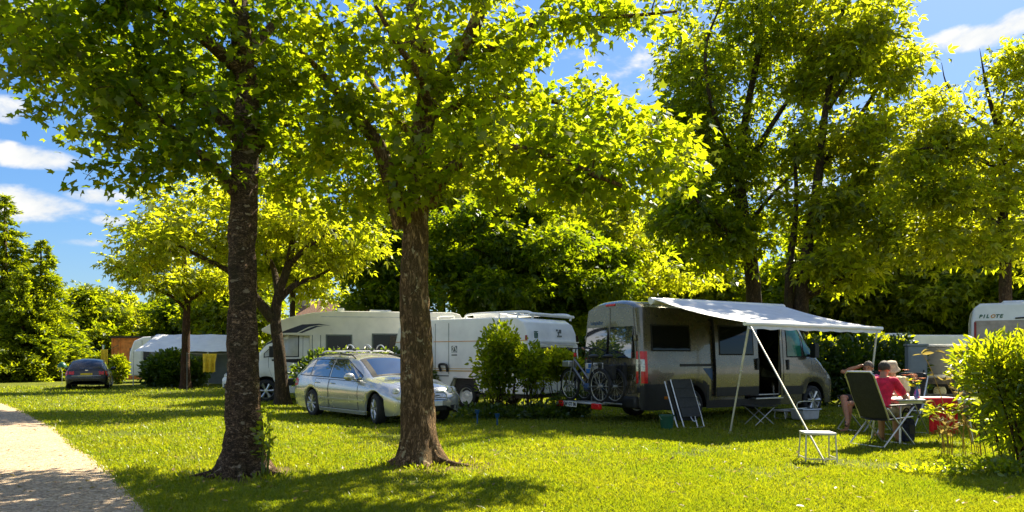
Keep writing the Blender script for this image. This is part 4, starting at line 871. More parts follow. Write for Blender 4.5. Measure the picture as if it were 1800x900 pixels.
# ---------------- silver estate car
def estate(label, loc, rz, paint, rows=None, name='estate_car', detail=True):
    root = thing(name, label, 'car', loc, rz); ra = .355; AR = ((1.17, .315, ra), (4.02, .315, ra)); pm = MATS[paint]
    rows = rows or [
        (0.00, .42, .50, .58, .52, .56, .60, .48, .63, .66), (.03, .34, .66, .74, .52, .70, .66, .60, .72, .76), (.09, .28, .76, .81, .55, .74, .86, .64, .93, .97),
        (.20, .24, .80, .85, .57, .78, .92, .62, 1.06, 1.12), (.45, .20, .83, .88, .60, .81, .945, .60, 1.24, 1.31), (.75, .18, .85, .90, .62, .83, .945, .605, 1.345, 1.425), (1.2, .17, .86, .912, .64, .845, .94, .625, 1.375, 1.462),
        (1.9, .17, .86, .915, .65, .85, .925, .645, 1.385, 1.475), (2.5, .17, .86, .915, .65, .85, .905, .645, 1.365, 1.455), (2.85, .17, .86, .915, .65, .85, .895, .63, 1.315, 1.40), (3.3, .17, .86, .913, .65, .84, .88, .66, 1.09, 1.165),
        (3.62, .17, .86, .912, .64, .84, .87, .72, .935, .985), (3.75, .17, .86, .912, .64, .835, .86, .735, .90, .955), (4.1, .18, .86, .908, .62, .815, .80, .70, .855, .915), (4.45, .19, .83, .875, .58, .77, .72, .63, .785, .845), (4.65, .21, .77, .81, .53, .70, .64, .55, .71, .765),
        (4.75, .24, .68, .72, .49, .62, .58, .48, .63, .675), (4.80, .29, .55, .60, .47, .52, .53, .42, .565, .60), (4.82, .36, .40, .46, .46, .42, .50, .36, .52, .54)]
    b = Body(rows, AR); b.mesh('body', pm, root); wells(root, AR, .885, .35, 4.55)
    for sd_ in (-1, 1):
        wheel(root, (1.17, sd_ * .785, .315), .315, .21, 'alloy', 0, sd_)
        wheel(root, (4.02, sd_ * .785, .315), .315, .21, 'alloy', R(-16), sd_)
    # glass: curve of the window top follows the roof; front quarter rises with the pillar
    belt = lambda x: .945 - .022 * (x - .5) * .8
    def wtop(x):
        t = 1.335
        if x < 1.0: t = min(t, .99 + (x - .34) * .62)
        if x > 2.55: t = min(t, 1.335 - (x - 2.55) * .43)
        return t
    gl = [MATS['glass_sky'], MATS['seal']]
    for sd_ in (-1, 1):
        b.side_panel('window', gl, root, .42, 1.02, belt, wtop, sd_, .005, 12, 5, .016)
        b.side_panel('window', gl, root, 1.06, 1.98, belt, wtop, sd_, .005, 12, 5, .016)
        b.side_panel('window', gl, root, 2.04, 3.38, belt, wtop, sd_, .005, 16, 5, .016)
        for x0, x1, hx in ((1.36, 2.03, 1.40), (2.05, 3.36, 2.13)):
            dz = (lambda x: .25 + (max(0, .315 + math.sqrt(max(0, (ra + .03) ** 2 - (x - 1.17) ** 2)) - .25) if abs(x - 1.17) < ra + .03 else 0))
            dr = b.side_panel('door', [pm, MATS['seal']], root, x0, x1, dz, lambda x: belt(x) - .03, sd_, .004, 16, 9, .013)
            hb = MB(); y = b.side_y(hx + .1, .80) + .03
            hb.tube([(hx, sd_ * (y - .02), .80), (hx + .03, sd_ * y, .805), (hx + .17, sd_ * y, .80), (hx + .2, sd_ * (y - .02), .795)], [.012, .014, .014, .012], 8); hb.build('handle', MATS['chrome'], dr)
        b.side_panel('side_moulding', pm, root, 1.55, 3.6, .43, .475, sd_, .014, 12, 3)
        # mirror
        m = MB(); m.ball((3.18, sd_ * 1.0, .96), (.085, .125, .085), 14); m.tube([(3.22, sd_ * .86, .90), (3.2, sd_ * .95, .93)], [.03, .03], 8); m.build('mirror', pm, root)
        # head and tail lamps
        l1 = MB(); x = b.end_x(sd_ * .52, .66); l1.ball((x - .045, sd_ * .52, .655), (.085, .088, .105), 16); l1.ball((x - .16, sd_ * .70, .665), (.09, .082, .095), 16); hl = l1.build('headlight', MATS['lamp_clear'], root)
        rg_ = MB(); rg_.tube([(x - .012 + .03 * math.cos(a) * 0, sd_ * (.52 + .088 * math.cos(a)), .655 + .103 * math.sin(a)) for a in np.linspace(0, 2 * PI, 20, endpoint=False)], .010, 6, closed=True); rg_.build('lamp_ring', MATS['chrome'], hl)
        b.side_panel('tail_light', [MATS['lamp_red']], root, .07, .40, lambda x: .69 + .10 * max(0, x - .2), lambda x: .90 - .2 * max(0, x - .15), sd_, .008, 8, 5)
        b.end_panel('tail_light', [MATS['lamp_red']], root, sd_ * .5, sd_ * .70, .72, .88, False, .012)
        b.side_panel('reflector', [MATS['lamp_clear']], root, .14, .36, .755, .81, sd_, .012, 6, 3)
        b.side_panel('sill', pm, root, 1.56, 3.62, .165, .235, sd_, .02, 12, 3)
        # roof rails
        rl = MB(); pts = [(x, sd_ * (b.edge_w(x) - .03), b.top_z(x, b.edge_w(x) - .03) + (.005 if x in (.85, 2.75) else .055)) for x in (.85, 1.0, 1.4, 1.9, 2.4, 2.62, 2.75)]
        rl.tube(crom(pts, 4), .016, 8); rl.build('roof_rail', MATS['black_plastic'], root)
    for x in (1.25, 2.25):
        cb = MB(); cb.tube([(x, -.66, 1.47), (x, -.55, 1.515), (x, .55, 1.515), (x, .66, 1.47)], .018, 8); cb.build('roof_bar', MATS['aluminium'], root)
    b.top_panel('windscreen', [MATS['glass_sky'], MATS['seal']], root, 2.90, 3.60, .93, .006, 12, 11, 1)
    b.end_panel('rear_window', MATS['glass_sky'], root, -.5, .5, 1.02, 1.30, False, .006)
    b.top_panel('bonnet', pm, root, 3.72, 4.66, .90, .004, 12, 11)
    # front: grille, star, intake, plate
    g = b.end_panel('grille', MATS['ink_grey'], root, -.34, .34, lambda y: .50, lambda y: .69 - .25 * y * y, True, .012)
    gb = MB()
    for k in range(5):
        z = .525 + .035 * k; gb.tube([(b.end_x(y, z) + .02, y, z) for y in np.linspace(-.32, .32, 7)], .007, 6)
    fr = [(b.end_x(y, z) + .02, y, z) for y, z in ((-.36, .49), (0, .485), (.36, .49), (.37, .60), (.33, .665), (0, .70), (-.33, .665), (-.37, .60))]
    gb.tube(fr, .013, 8, closed=True); gb.tube([(b.end_x(0, .62) + .03, .075 * math.cos(a), .595 + .075 * math.sin(a)) for a in np.linspace(0, 2 * PI, 18, endpoint=False)], .007, 6, closed=True)
    for a in (90, 210, 330): gb.tube([(b.end_x(0, .62) + .032, 0, .595), (b.end_x(0, .62) + .032, .07 * math.cos(R(a)), .595 + .07 * math.sin(R(a)))], [.011, .004], 6)
    gb.build('grille_bars', MATS['chrome'], g)
    b.end_panel('air_intake', MATS['black_plastic'], root, -.36, .36, .29, .38, True, .012)
    for sd_ in (-1, 1): b.end_panel('side_intake', MATS['black_plastic'], root, sd_ * .46, sd_ * .68, .30, .38, True, .012)
    pl = MB(); px_ = b.end_x(0, .44) + .03; pl.box((px_, 0, .43), (.012, .46, .10)); plo = pl.build('number_plate', MATS['plate_white'], root, bevel=.004)
    rp = MB(); rp.box((b.end_x(0, .74, False) - .012, 0, .74), (.012, .48, .10)); rp.build('number_plate', MATS['plate_white'], root, bevel=.004)
    return root, b
CARX, CARY = G(551, 731).xy
cdir = Vector((.655, -.755)); crz = math.atan2(cdir.y, cdir.x)
# rear right wheel stands at G(551, 731): car origin is the middle of its rear bumper on the ground
fwd = Vector((cdir.x, cdir.y, 0)); lft = Vector((-cdir.y, cdir.x, 0))
car_o = Vector((CARX, CARY, 0)) - fwd * 1.17 + lft * .84
estate('silver estate car with roof rails parked on the grass behind the mottled trunk', car_o, crz, 'paint_silver')
# small rack load seen on its roof
rk = thing('roof_rack_cradle', 'black folded carrier cradles with pale arms lying on the silver car roof bars', 'carrier', car_o + fwd * 1.75 + Vector((0, 0, 1.535)), crz)
for y in (-.35, .1, .45):
    m = MB(); m.box((0, y, .012), (1.15, .06, .024)); m.tube([(-.4, y, .02), (-.38, y + .02, .10), (-.30, y + .03, .06)], .012, 6); m.build('cradle_rail', MATS['black_plastic'], rk, bevel=.005)
    m = MB(); m.tube(bez((.1, y, .03), (.16, y, .16), (.36, y, .15), (.45, y, .05), 8), .016, 6); m.build('wheel_strap', MATS['aluminium'], rk)

# ---------------- vans on the same cab: campervan and motorhome cab
def van_rows(x0, L, Hh):
    x = lambda v: L - v          # distances back from the nose
    r = []
    if x0 == 0: r += [(0, .36, .93, .965, .95, .93, 1.40, .80, Hh - .20, Hh - .07), (.05, .30, .99, 1.015, .95, .985, 1.40, .86, Hh - .19, Hh - .03), (.14, .28, 1.0, 1.025, .95, 1.0, 1.40, .885, Hh - .18, Hh), (1.5, .27, 1.0, 1.03, .95, 1.005, 1.40, .89, Hh - .18, Hh)]
    else: r += [(x0, .27, 1.0, 1.03, .95, 1.005, 1.40, .89, Hh - .18, Hh)]
    r += [(x(2.0), .27, 1.0, 1.03, .95, 1.005, 1.40, .885, Hh - .18, Hh), (x(1.62), .27, 1.0, 1.03, .95, 1.0, 1.40, .87, Hh - .24, Hh - .06), (x(1.40), .27, 1.0, 1.03, .95, .995, 1.40, .85, Hh - .42, Hh - .26), (x(.95), .27, 1.0, 1.03, .93, .98, 1.36, .82, 1.72, 1.86),
          (x(.60), .27, .995, 1.025, .90, .96, 1.22, .80, 1.36, 1.45), (x(.50), .27, .99, 1.02, .88, .94, 1.16, .80, 1.27, 1.35), (x(.28), .27, .96, .99, .80, .88, 1.02, .74, 1.12, 1.20), (x(.12), .28, .88, .92, .70, .80, .88, .66, .98, 1.06), (x(.04), .32, .76, .80, .62, .68, .74, .54, .84, .90), (x(0), .42, .58, .62, .58, .54, .66, .42, .72, .76)]
    return r
VL = 6.30; VH = 2.60
vdir = Vector((.862, .508, 0)); vl = Vector((-.508, .862, 0)); vrz = math.atan2(vdir.y, vdir.x)
van_o = Vector((2.65, 15.1, 0)) + vl * 1.02
def VW(x, y, z): return van_o + vdir * x + vl * y + Vector((0, 0, z))
def cab_details(root, b, L, paint, glass='glass_green', sides=(-1, 1), wsmat='glass_sky'):
    pm = MATS[paint]; x = lambda v: L - v
    a = b
    def wt(q):
        t = 2.06
        if q > x(1.45): t = min(t, 2.06 - (q - x(1.45)) * .98)
        return t
    wl = lambda q: 1.37 - .10 * max(0, (q - x(1.2)))
    for sd_ in sides:
        dr = b.side_panel('cab_door', [pm, MATS['seal']], root, x(2.02), x(1.0), lambda q: .50 + max(0, .56 * (q - x(1.22)) / .22 if q > x(1.22) else 0), lambda q: wt(q) + .03 if q < x(1.05) else 1.45, sd_, .005, 22, 16, .010)
        b.side_panel('window', [MATS[glass], MATS['seal']], dr, x(1.90), x(1.33), wl, wt, sd_, .010, 12, 6, .03)
        b.side_panel('quarter_window', [MATS[glass], MATS['seal']], dr, x(1.28), x(.86), lambda q: wl(q) + .02, lambda q: max(wt(q), wl(q) + .05), sd_, .010, 10, 5, .025)
        h = MB(); y = sd_ * (b.side_y(x(1.85), 1.2) + .02); h.box((x(1.88), y, 1.20), (.07, .03, .24)); h.build('handle', MATS['black_plastic'], dr, bevel=.01)
        b.side_panel('sill_trim', MATS['black_plastic'], root, x(2.0), x(1.34), .50, .70, sd_, .012, 10, 4)
        m = MB(); m.box((x(1.10), sd_ * 1.17, 1.53), (.13, .17, .34), rz=sd_ * .15); m.tube([(x(1.10), sd_ * .98, 1.42), (x(1.10), sd_ * 1.12, 1.42)], .03, 8); m.build('mirror', MATS['black_plastic'], root, bevel=.035, segs=3)
        hl = b.side_panel('headlight', MATS['lamp_clear'], root, x(.42), x(.08), lambda q: .86 - .1 * (q - x(.42)), lambda q: 1.10 - .55 * (q - x(.42)), sd_, .010, 8, 5)
    b.top_panel('windscreen', [MATS[wsmat], MATS['seal']], root, x(1.40), x(.62), .90, .008, 10, 9, 1)
    b.end_panel('grille', MATS['black_plastic'], root, -.5, .5, .62, .74, True, .012); b.end_panel('bumper_trim', MATS['black_plastic'], root, -.55, .55, .36, .50, True, .014)

def campervan():
    root = thing('campervan', 'greige metallic campervan with open side door, extended awning and bicycles at the rear', 'campervan', van_o, vrz)
    ra = .43; AR = ((1.40, .36, ra), (VL - .93, .36, ra)); pm = MATS['paint_greige']
    b = Body(van_rows(0, VL, VH), AR, rp=3.0, step=.05)
    b.mesh('body', [pm, MATS['black_plastic']], root, skip=lambda c: c[1] < -.7 and 3.02 < c[0] < 4.20 and .52 < c[2] < 2.20, mi=lambda c: 1 if (c[2] < .50 and c[0] < 4.2) or (c[2] < .84 and c[0] < 1.9) else 0)
    wells(root, AR, 1.0, .3, VL - .35, .30, .40)
    for sd_ in (-1, 1):
        wheel(root, (1.40, sd_ * .89, .345), .345, .225, 'cap', 0, sd_); wheel(root, (VL - .93, sd_ * .89, .345), .345, .225, 'cap', 0, sd_)
    cab_details(root, b, VL, 'paint_greige')
    # sliding door pushed back along the side, step and dark interior behind the opening
    dr = b.side_panel('sliding_door', [pm, MATS['seal']], root, 2.02, 3.38, .52, 2.24, -1, .07, 16, 18, .012, solid=.05)
    b.side_panel('window', [MATS['glass_dark'], MATS['seal']], dr, 2.14, 3.22, 1.42, 2.08, -1, .078, 8, 6, .03)
    b.side_panel('door_trim', MATS['black_plastic'], dr, 2.05, 3.36, .53, .72, -1, .079, 8, 3)
    h = MB(); h.box((3.30, -(b.side_y(3.3, 1.2) + .10), 1.22), (.08, .03, .26)); h.build('handle', MATS['black_plastic'], dr, bevel=.01)
    st = MB(); st.box((3.70, -1.02, .44), (.92, .22, .03)); st.box((3.70, -.94, .52), (.92, .12, .02)); st.build('entry_step', MATS['aluminium'], root, bevel=.005)
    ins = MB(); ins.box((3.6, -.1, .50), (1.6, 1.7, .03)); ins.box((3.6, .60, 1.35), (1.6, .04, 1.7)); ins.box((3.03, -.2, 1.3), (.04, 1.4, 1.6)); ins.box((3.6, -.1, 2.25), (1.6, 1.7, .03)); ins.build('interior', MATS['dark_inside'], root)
    cb = MB(); cb.box((3.32, -.45, .92), (.5, .7, .8)); cb.box((4.05, .1, .95), (.45, .5, .9)); cb.build('cabinet', MATS['wood_inside'], root, bevel=.01)
    wn = MB(); wn.box((3.62, .575, 1.75), (.7, .02, .42)); wn.build('far_window', MATS['glass_green'], root)
    jm = MB(); jm.box((4.235, -.955, 1.36), (.03, .05, 1.66)); jm.build('door_jamb', MATS['pole_metal'], root)
    b.side_panel('slide_rail', MATS['black_plastic'], root, 1.05, 2.05, 1.18, 1.235, -1, .015, 6, 3)
    b.side_panel('window', [MATS['glass_dark'], MATS['seal']], root, .28, 1.36, 1.50, 2.06, -1, .014, 8, 6, .03)
    b.side_panel('window', [MATS['glass_dark'], MATS['seal']], root, .5, 1.6, 1.50, 2.06, 1, .014, 8, 6, .03)
    b.side_panel('lower_cladding', MATS['black_plastic'], root, .02, .96, .29, .82, -1, .012, 14, 6)
    for x0, x1, zc in ((.12, 2.0, 1.18), (.12, 1.0, .93)): b.side_panel('crease', pm, root, x0, x1, zc - .012, zc + .012, -1, .006, 12, 3)
    b.side_panel('side_marker', MATS['lamp_amber'], root, .60, .69, .50, .56, -1, .020, 3, 3)
    b.side_panel('fuel_flap', [pm, MATS['seal']], root, 4.28, 4.48, .80, .98, -1, .010, 4, 4, .006)
    b.side_panel('blue_decal', MATS['ink_blue'], root, 1.72, 1.98, lambda x: .86 + (1.98 - x) * 1.0, 1.14, -1, .006, 6, 4)
    # rear: two doors with windows, lamps, bumper
    xr = lambda y, z: b.end_x(y, z, False)
    for sd_ in (-1, 1):
        ya, yb = (.008, .80)
        d = MB(); x_ = -.014
        d.prism([(sd_ * ya, .62), (sd_ * .84, .62), (sd_ * .86, 1.1), (sd_ * .83, 1.6), (sd_ * .76, 2.42), (sd_ * ya, 2.45)], -.016, .012, 'YZ'); do = d.build('rear_door', pm, root, bevel=.012, segs=3)
        g = MB(); g.grid([[(-.075 + .050 * (j / 4) + .014 * (j / 4) ** 2, sd_ * (.05 + (.75 - .025 * j / 4) * i / 6), 1.36 + .66 * j / 4) for j in range(5)] for i in range(7)]); g.build('window', MATS['glass_sky'], do, smooth=30, solid=-.03)
        hg = MB()
        for z in (.9, 1.78): hg.box((-.03, sd_ * .845, z), (.05, .05, .13))
        hg.build('hinge', pm, do, bevel=.01)
        p = MB(); p.prism([(sd_ * .10, .72), (sd_ * .74, .72), (sd_ * .76, 1.02), (sd_ * .10, 1.02)], -.024, -.015, 'YZ'); p.build('door_panel', pm, do, bevel=.008)
        # tall tail lamp wraps the corner
        tl = MB(); rows = []
        for z in np.linspace(.84, 1.50, 9):
            row = []
            for k in range(6):
                t = k / 5; x0 = .15 * t - .012 * (1 - t); x0 = max(x0, -.004); yv = b.side_y(max(x0, .012), z) + .012; yv = yv if k > 0 else .86
                row.append((x0 if k > 0 else -.014, sd_ * yv, z))
            rows.append(row)
        tl.grid(rows, lambda i, j: 1 if 3 <= i <= 5 and j <= 2 else 0); tl.build('tail_light', [MATS['lamp_red'], MATS['lamp_clear']], root, smooth=60, solid=.02)
        fx = MB(); fx.box((-.015, sd_ * .93, .70), (.03, .1, .1)); fx.build('bumper_corner', MATS['black_plastic'], root, bevel=.01)
    bp = MB(); bp.box((-.03, 0, .44), (.16, 1.86, .24)); bp.build('rear_bumper', MATS['black_plastic'], root, bevel=.04, segs=3)
    bl = MB(); bl.box((.005, .0, 2.50), (.05, .32, .05)); bl.build('brake_light', MATS['lamp_red'], root, bevel=.012)
    text_obj('sunpulse', 'lettering', MATS['ink_blue'], root, (-.020, .48, 2.13), (R(90), 0, R(-90)), .13)
    em = MB()
    for k, (y, z, a) in enumerate(((-.50, 1.245, .035), (-.55, 1.205, .03), (-.45, 1.205, .03), (-.50, 1.195, .035))): em.ball((-.020, y, z), (.004, a, a * .9), 8)
    em.box((-.020, -.5, 1.10), (.004, .14, .022)); em.box((-.020, -.5, 1.145), (.004, .10, .05)); em.build('emblem', MATS['ink_navy'], root)
    # awning: case on the roof edge, cloth, front bar, two legs, guy strap
    s0, s1 = .25, 4.20
    aw = MB(); aw.tube([(s0, -1.0, VH - .06), (s1 + .1, -1.0, VH - .06)], .085, 14, ell=(1, .8)); ao = aw.build('awning_case', MATS['paint_white'], root)
    rows = []
    O0, O1 = Vector((.30, -3.50, 2.00)), Vector((4.17, -3.50, 1.98))
    for i in range(13):
        t = i / 12; row = []
        for k in range(15):
            u = k / 14; a = Vector((s0 + .05 + (s1 - s0 - .05) * u, -1.02, VH - .02)); q = O0.lerp(O1, u); p = a.lerp(q, t)
            p.z -= .05 * math.sin(PI * t) * (1 + .3 * math.sin(u * 9)); row.append(p)
        rows.append(row)
    MB().grid(rows).build('awning_cloth', MATS['awning_cloth'], root, smooth=60, solid=.006)
    fb = MB(); fb.tube([O0 + Vector((-.06, 0, -.02)), O1 + Vector((.06, 0, -.02))], .042, 10); fbo = fb.build('front_bar', MATS['paint_white'], root)
    vr = []
    for k in range(40): u = k / 39; p = O0.lerp(O1, u); vr.append([p + Vector((0, -.01, -.05)), p + Vector((0, -.02 - .01 * math.sin(u * 70), -.115 - .010 * math.sin(u * 50)))])
    MB().grid(vr).build('valance', MATS['awning_cloth'], fbo, smooth=60, solid=.004)
    inv = lambda p: Vector(((p - van_o).dot(vdir), (p - van_o).dot(vl), p.z))
    for top, foot in ((O0 + Vector((.05, 0, -.05)), inv(G(1283, 762))), (O1 + Vector((-.1, 0, -.05)), inv(Vector((7.18, 15.0, 0))))):
        lg = MB(); mid = top.lerp(foot, .42); lg.tube([top, mid], .022, 8); lg.tube([mid, foot], .017, 8); lg.ball(mid, .03, 8); lg.box(foot + Vector((0, 0, .012)), (.09, .05, .024)); lg.build('awning_leg', MATS['pole_metal'], root)
    gs = MB(); e = inv(G(1449, 812)); gs.tube([O0 + Vector((.05, -.03, -.06)), e], .013, 6); gs.tube([e + Vector((0, 0, -.05)), e + Vector((.02, -.02, .06))], .008, 6); gs.build('guy_strap', MATS['pole_metal'], root)
    ar = MB()
    for u0, u1 in ((.12, .04), (.88, .96)):
        a = Vector((s0 + (s1 - s0) * u0, -1.05, VH - .09)); q = O0.lerp(O1, u1) + Vector((0, .04, -.04)); m_ = a.lerp(q, .5) + Vector((.5 if u0 < .5 else -.5, 0, -.04)); ar.tube([a, m_, q], .02, 6)
    ar.build('folding_arms', MATS['aluminium'], root)
    rv = MB(); rv.box((2.4, .1, VH + .05), (.75, .6, .11)); rv.build('roof_vent', MATS['paint_white'], root, bevel=.04)
    # bicycle carrier on the tow bar
    cr = MB()
    for x in (-.30, -.55): cr.box((x, .20, .41), (.10, 1.30, .035))
    cr.tube([(-.05, 0, .36), (-.45, 0, .38)], .03, 8); cr.tube([(-.2, -.62, .40), (-.2, .9, .40)], .02, 8); cr.tube([(-.66, -.5, .40), (-.66, .92, .40)], .018, 8)
    cr.tube([(-.14, .1, .40), (-.14, .1, 1.25), (-.14, .5, 1.25), (-.14, .5, .40)], .016, 8); co = cr.build('bicycle_carrier', MATS['aluminium'], root, bevel=.006)
    for y in (.86, -.42):
        lm = MB(); lm.box((-.70, y, .36), (.09, .26, .12)); lm.build('carrier_light', MATS['lamp_red'], co, bevel=.015)
    pl = MB(); pl.box((-.725, .50, .365), (.012, .50, .115)); pl.build('number_plate', MATS['plate_white'], co, bevel=.004)
    text_obj('EW GT 98', 'plate_lettering', MATS['ink_black'], co, (-.733, .50, .365), (R(90), 0, R(-90)), .105, bold=.004)
    return root
campervan()

def bicycle(label, loc, rz, frame_m, front=1, bags=False, group='bicycles on the carrier'):
    root = thing('bicycle', label, 'bicycle', loc, rz, group); r = .345; wbs = 1.08; f = front
    fm = MATS[frame_m]
    for k, x in enumerate((-wbs / 2 * f, wbs / 2 * f)):
        w_ = MB(); w_.tube([(x + (r - .02) * math.cos(a), 0, r + (r - .02) * math.sin(a)) for a in np.linspace(0, 2 * PI, 36, endpoint=False)], .027, 8, closed=True); wo = w_.build('wheel', MATS['rubber'], root)
        q = MB(); q.tube([(x + (r - .048) * math.cos(a), 0, r + (r - .048) * math.sin(a)) for a in np.linspace(0, 2 * PI, 36, endpoint=False)], .010, 6, closed=True)
        for j in range(16): a = 2 * PI * j / 16; q.tube([(x, .02 * (-1) ** j, r), (x + (r - .05) * math.cos(a), 0, r + (r - .05) * math.sin(a))], .0022, 4)
        q.tube([(x, -.05, r), (x, .05, r)], .03, 10); q.build('rim', MATS['aluminium'], wo)
        mg = MB(); rows = []
        for a in np.linspace(R(10), R(175), 14): rows.append([(x + (r + .03) * math.cos(a), y, r + (r + .03) * math.sin(a) - (.006 if y else 0)) for y in (-.028, 0, .028)])
        mg.grid(rows); mg.build('mudguard', MATS['black_plastic'], wo, solid=.004)
    bb = Vector((-.10 * f, 0, .30)); st = Vector((-.28 * f, 0, .80)); hd = Vector((.37 * f, 0, .90)); hb = Vector((.41 * f, 0, .72)); ra_ = Vector((-wbs / 2 * f, 0, r)); fa = Vector((wbs / 2 * f, 0, r))
    fr = MB(); fr.tube([hb, hd + Vector((-.01 * f, 0, .04))], .024, 8); fr.tube([hb, bb], .027, 8); fr.tube([hd, bb.lerp(st, .35)], .022, 8); fr.tube([bb, st], .019, 8)
    for y in (-.05, .05): fr.tube([bb + Vector((0, y * .5, 0)), ra_ + Vector((0, y, 0))], .012, 6); fr.tube([st + Vector((0, y * .3, -.06)), ra_ + Vector((0, y, 0))], .010, 6)
    fr.build('frame', fm, root)
    fk = MB()
    for y in (-.05, .05): fk.tube([hb + Vector((0, y, 0)), hb.lerp(fa, .6) + Vector((0, y, 0)), fa + Vector((0, y, 0))], [.015, .013, .010], 6)
    fk.build('fork', MATS['aluminium'] if frame_m != 'bike_black' else fm, root)
    h = MB(); top = hd + Vector((-.05 * f, 0, .22)); h.tube([hd, top], .016, 8)
    h.tube(crom([top + Vector((-.18 * f, -.30, -.01)), top + Vector((-.05 * f, -.26, .04)), top + Vector((.04 * f, -.1, .02)), top + Vector((.04 * f, .1, .02)), top + Vector((-.05 * f, .26, .04)), top + Vector((-.18 * f, .30, -.01))], 4), .012, 6)
    hbo = h.build('handlebar', MATS['black_plastic'], root)
    gp = MB()
    for y in (-.30, .30): gp.tube([top + Vector((-.20 * f, y, -.012)), top + Vector((-.09 * f, y * .93, .03))], .018, 8)
    gp.build('grip', MATS['leather_tan'] if bags else MATS['black_plastic'], hbo)
    s = MB(); s.tube([st, st + Vector((-.03 * f, 0, .14))], .014, 8); s.ball(st + Vector((-.05 * f, 0, .17)), (.14, .085, .045), 12); s.ball(st + Vector((.06 * f, 0, .165)), (.11, .035, .03), 10); s.build('saddle', MATS['black_plastic'], root)
    c = MB(); c.lathe([(.085, -.004), (.09, 0), (.085, .004)], bb + Vector((0, -.06, 0)), 'Y', 20)
    for a, y in ((R(20), -.085), (R(200), .085)): e = bb + Vector((.17 * math.cos(a), y, .17 * math.sin(a))); c.tube([bb + Vector((0, y, 0)), e], .010, 6); c.box(e + Vector((0, y * .5, 0)), (.09, .08, .022))
    c.tube([bb + Vector((0, -.06, .085)), ra_ + Vector((0, -.05, .03))], .005, 4); c.tube([bb + Vector((0, -.06, -.085)), ra_ + Vector((0, -.05, -.03))], .005, 4); c.build('crankset', MATS['black_plastic'], root)
    mo = MB(); mo.box(bb + Vector((0, 0, .02)), (.19, .09, .14)); mo.build('motor_housing', MATS['bike_blue'], root, bevel=.03)
    cr = MB(); z = 2 * r + .10
    for y in (-.06, .06): cr.tube([st + Vector((0, y * .4, -.05)), (ra_.x + .1 * f, y, z), (ra_.x - .22 * f, y, z), ], .007, 6); cr.tube([(ra_.x - .12 * f, y, z), (ra_.x, y * 1.1, r)], .006, 6)
    cr.build('luggage_rack', MATS['black_plastic'], root)
    if bags:
        for y in (-.14, .14):
            bg_ = MB(); bg_.box((ra_.x - .02 * f, y, z - .16), (.32, .11, .32)); bg_.build('pannier', MATS['bag_black'], root, bevel=.035, segs=3)
    else:
        bt = MB(); bt.box((fa.x + .02 * f, 0, .80), (.26, .22, .13)); bt.build('front_basket', MATS['aluminium'], root, bevel=.01)
        lb = MB(); lb.box((hd.x - .02 * f, 0, 1.0), (.05, .06, .09)); lb.build('front_light', MATS['lamp_red'], root, bevel=.01)
    return root
mat('bike_silver', (0.20, 0.20, 0.21), .35, .6); mat('bike_black', (.02, .02, .022), .4, .1); mat('bike_blue', (.02, .06, .16), .4); mat('leather_tan', (.30, .13, .05), .6); mat('bag_black', (.015, .015, .017), .85, 0, .3, 20, bump=.3, bscale=40)
mat('bag_blue', (.02, .12, .42), .6); mat('bag_pale', (.55, .53, .48), .7)
bicycle('silver low step bicycle with pale front basket, outermost on the rear carrier', VW(-.55, .20, .43), vrz + R(90), 'bike_silver', 1)
bicycle('black bicycle with panniers on the rear carrier, between silver bicycle and rear door', VW(-.30, .02, .43), vrz + R(90), 'bike_black', 1, True)
tb = thing('tote_bag', 'pale bag with blue patches wedged between the bicycles', 'bag', VW(-.42, .12, .93), vrz + R(90))
m = MB(); m.box((0, 0, .17), (.36, .10, .30)); m.build('bag_body', MATS['bag_pale'], tb, bevel=.03, segs=3)
m = MB(); m.box((.02, .055, .15), (.20, .012, .10)); m.box((-.02, .055, .26), (.13, .012, .09)); m.build('blue_patch', MATS['bag_blue'], tb, bevel=.006)

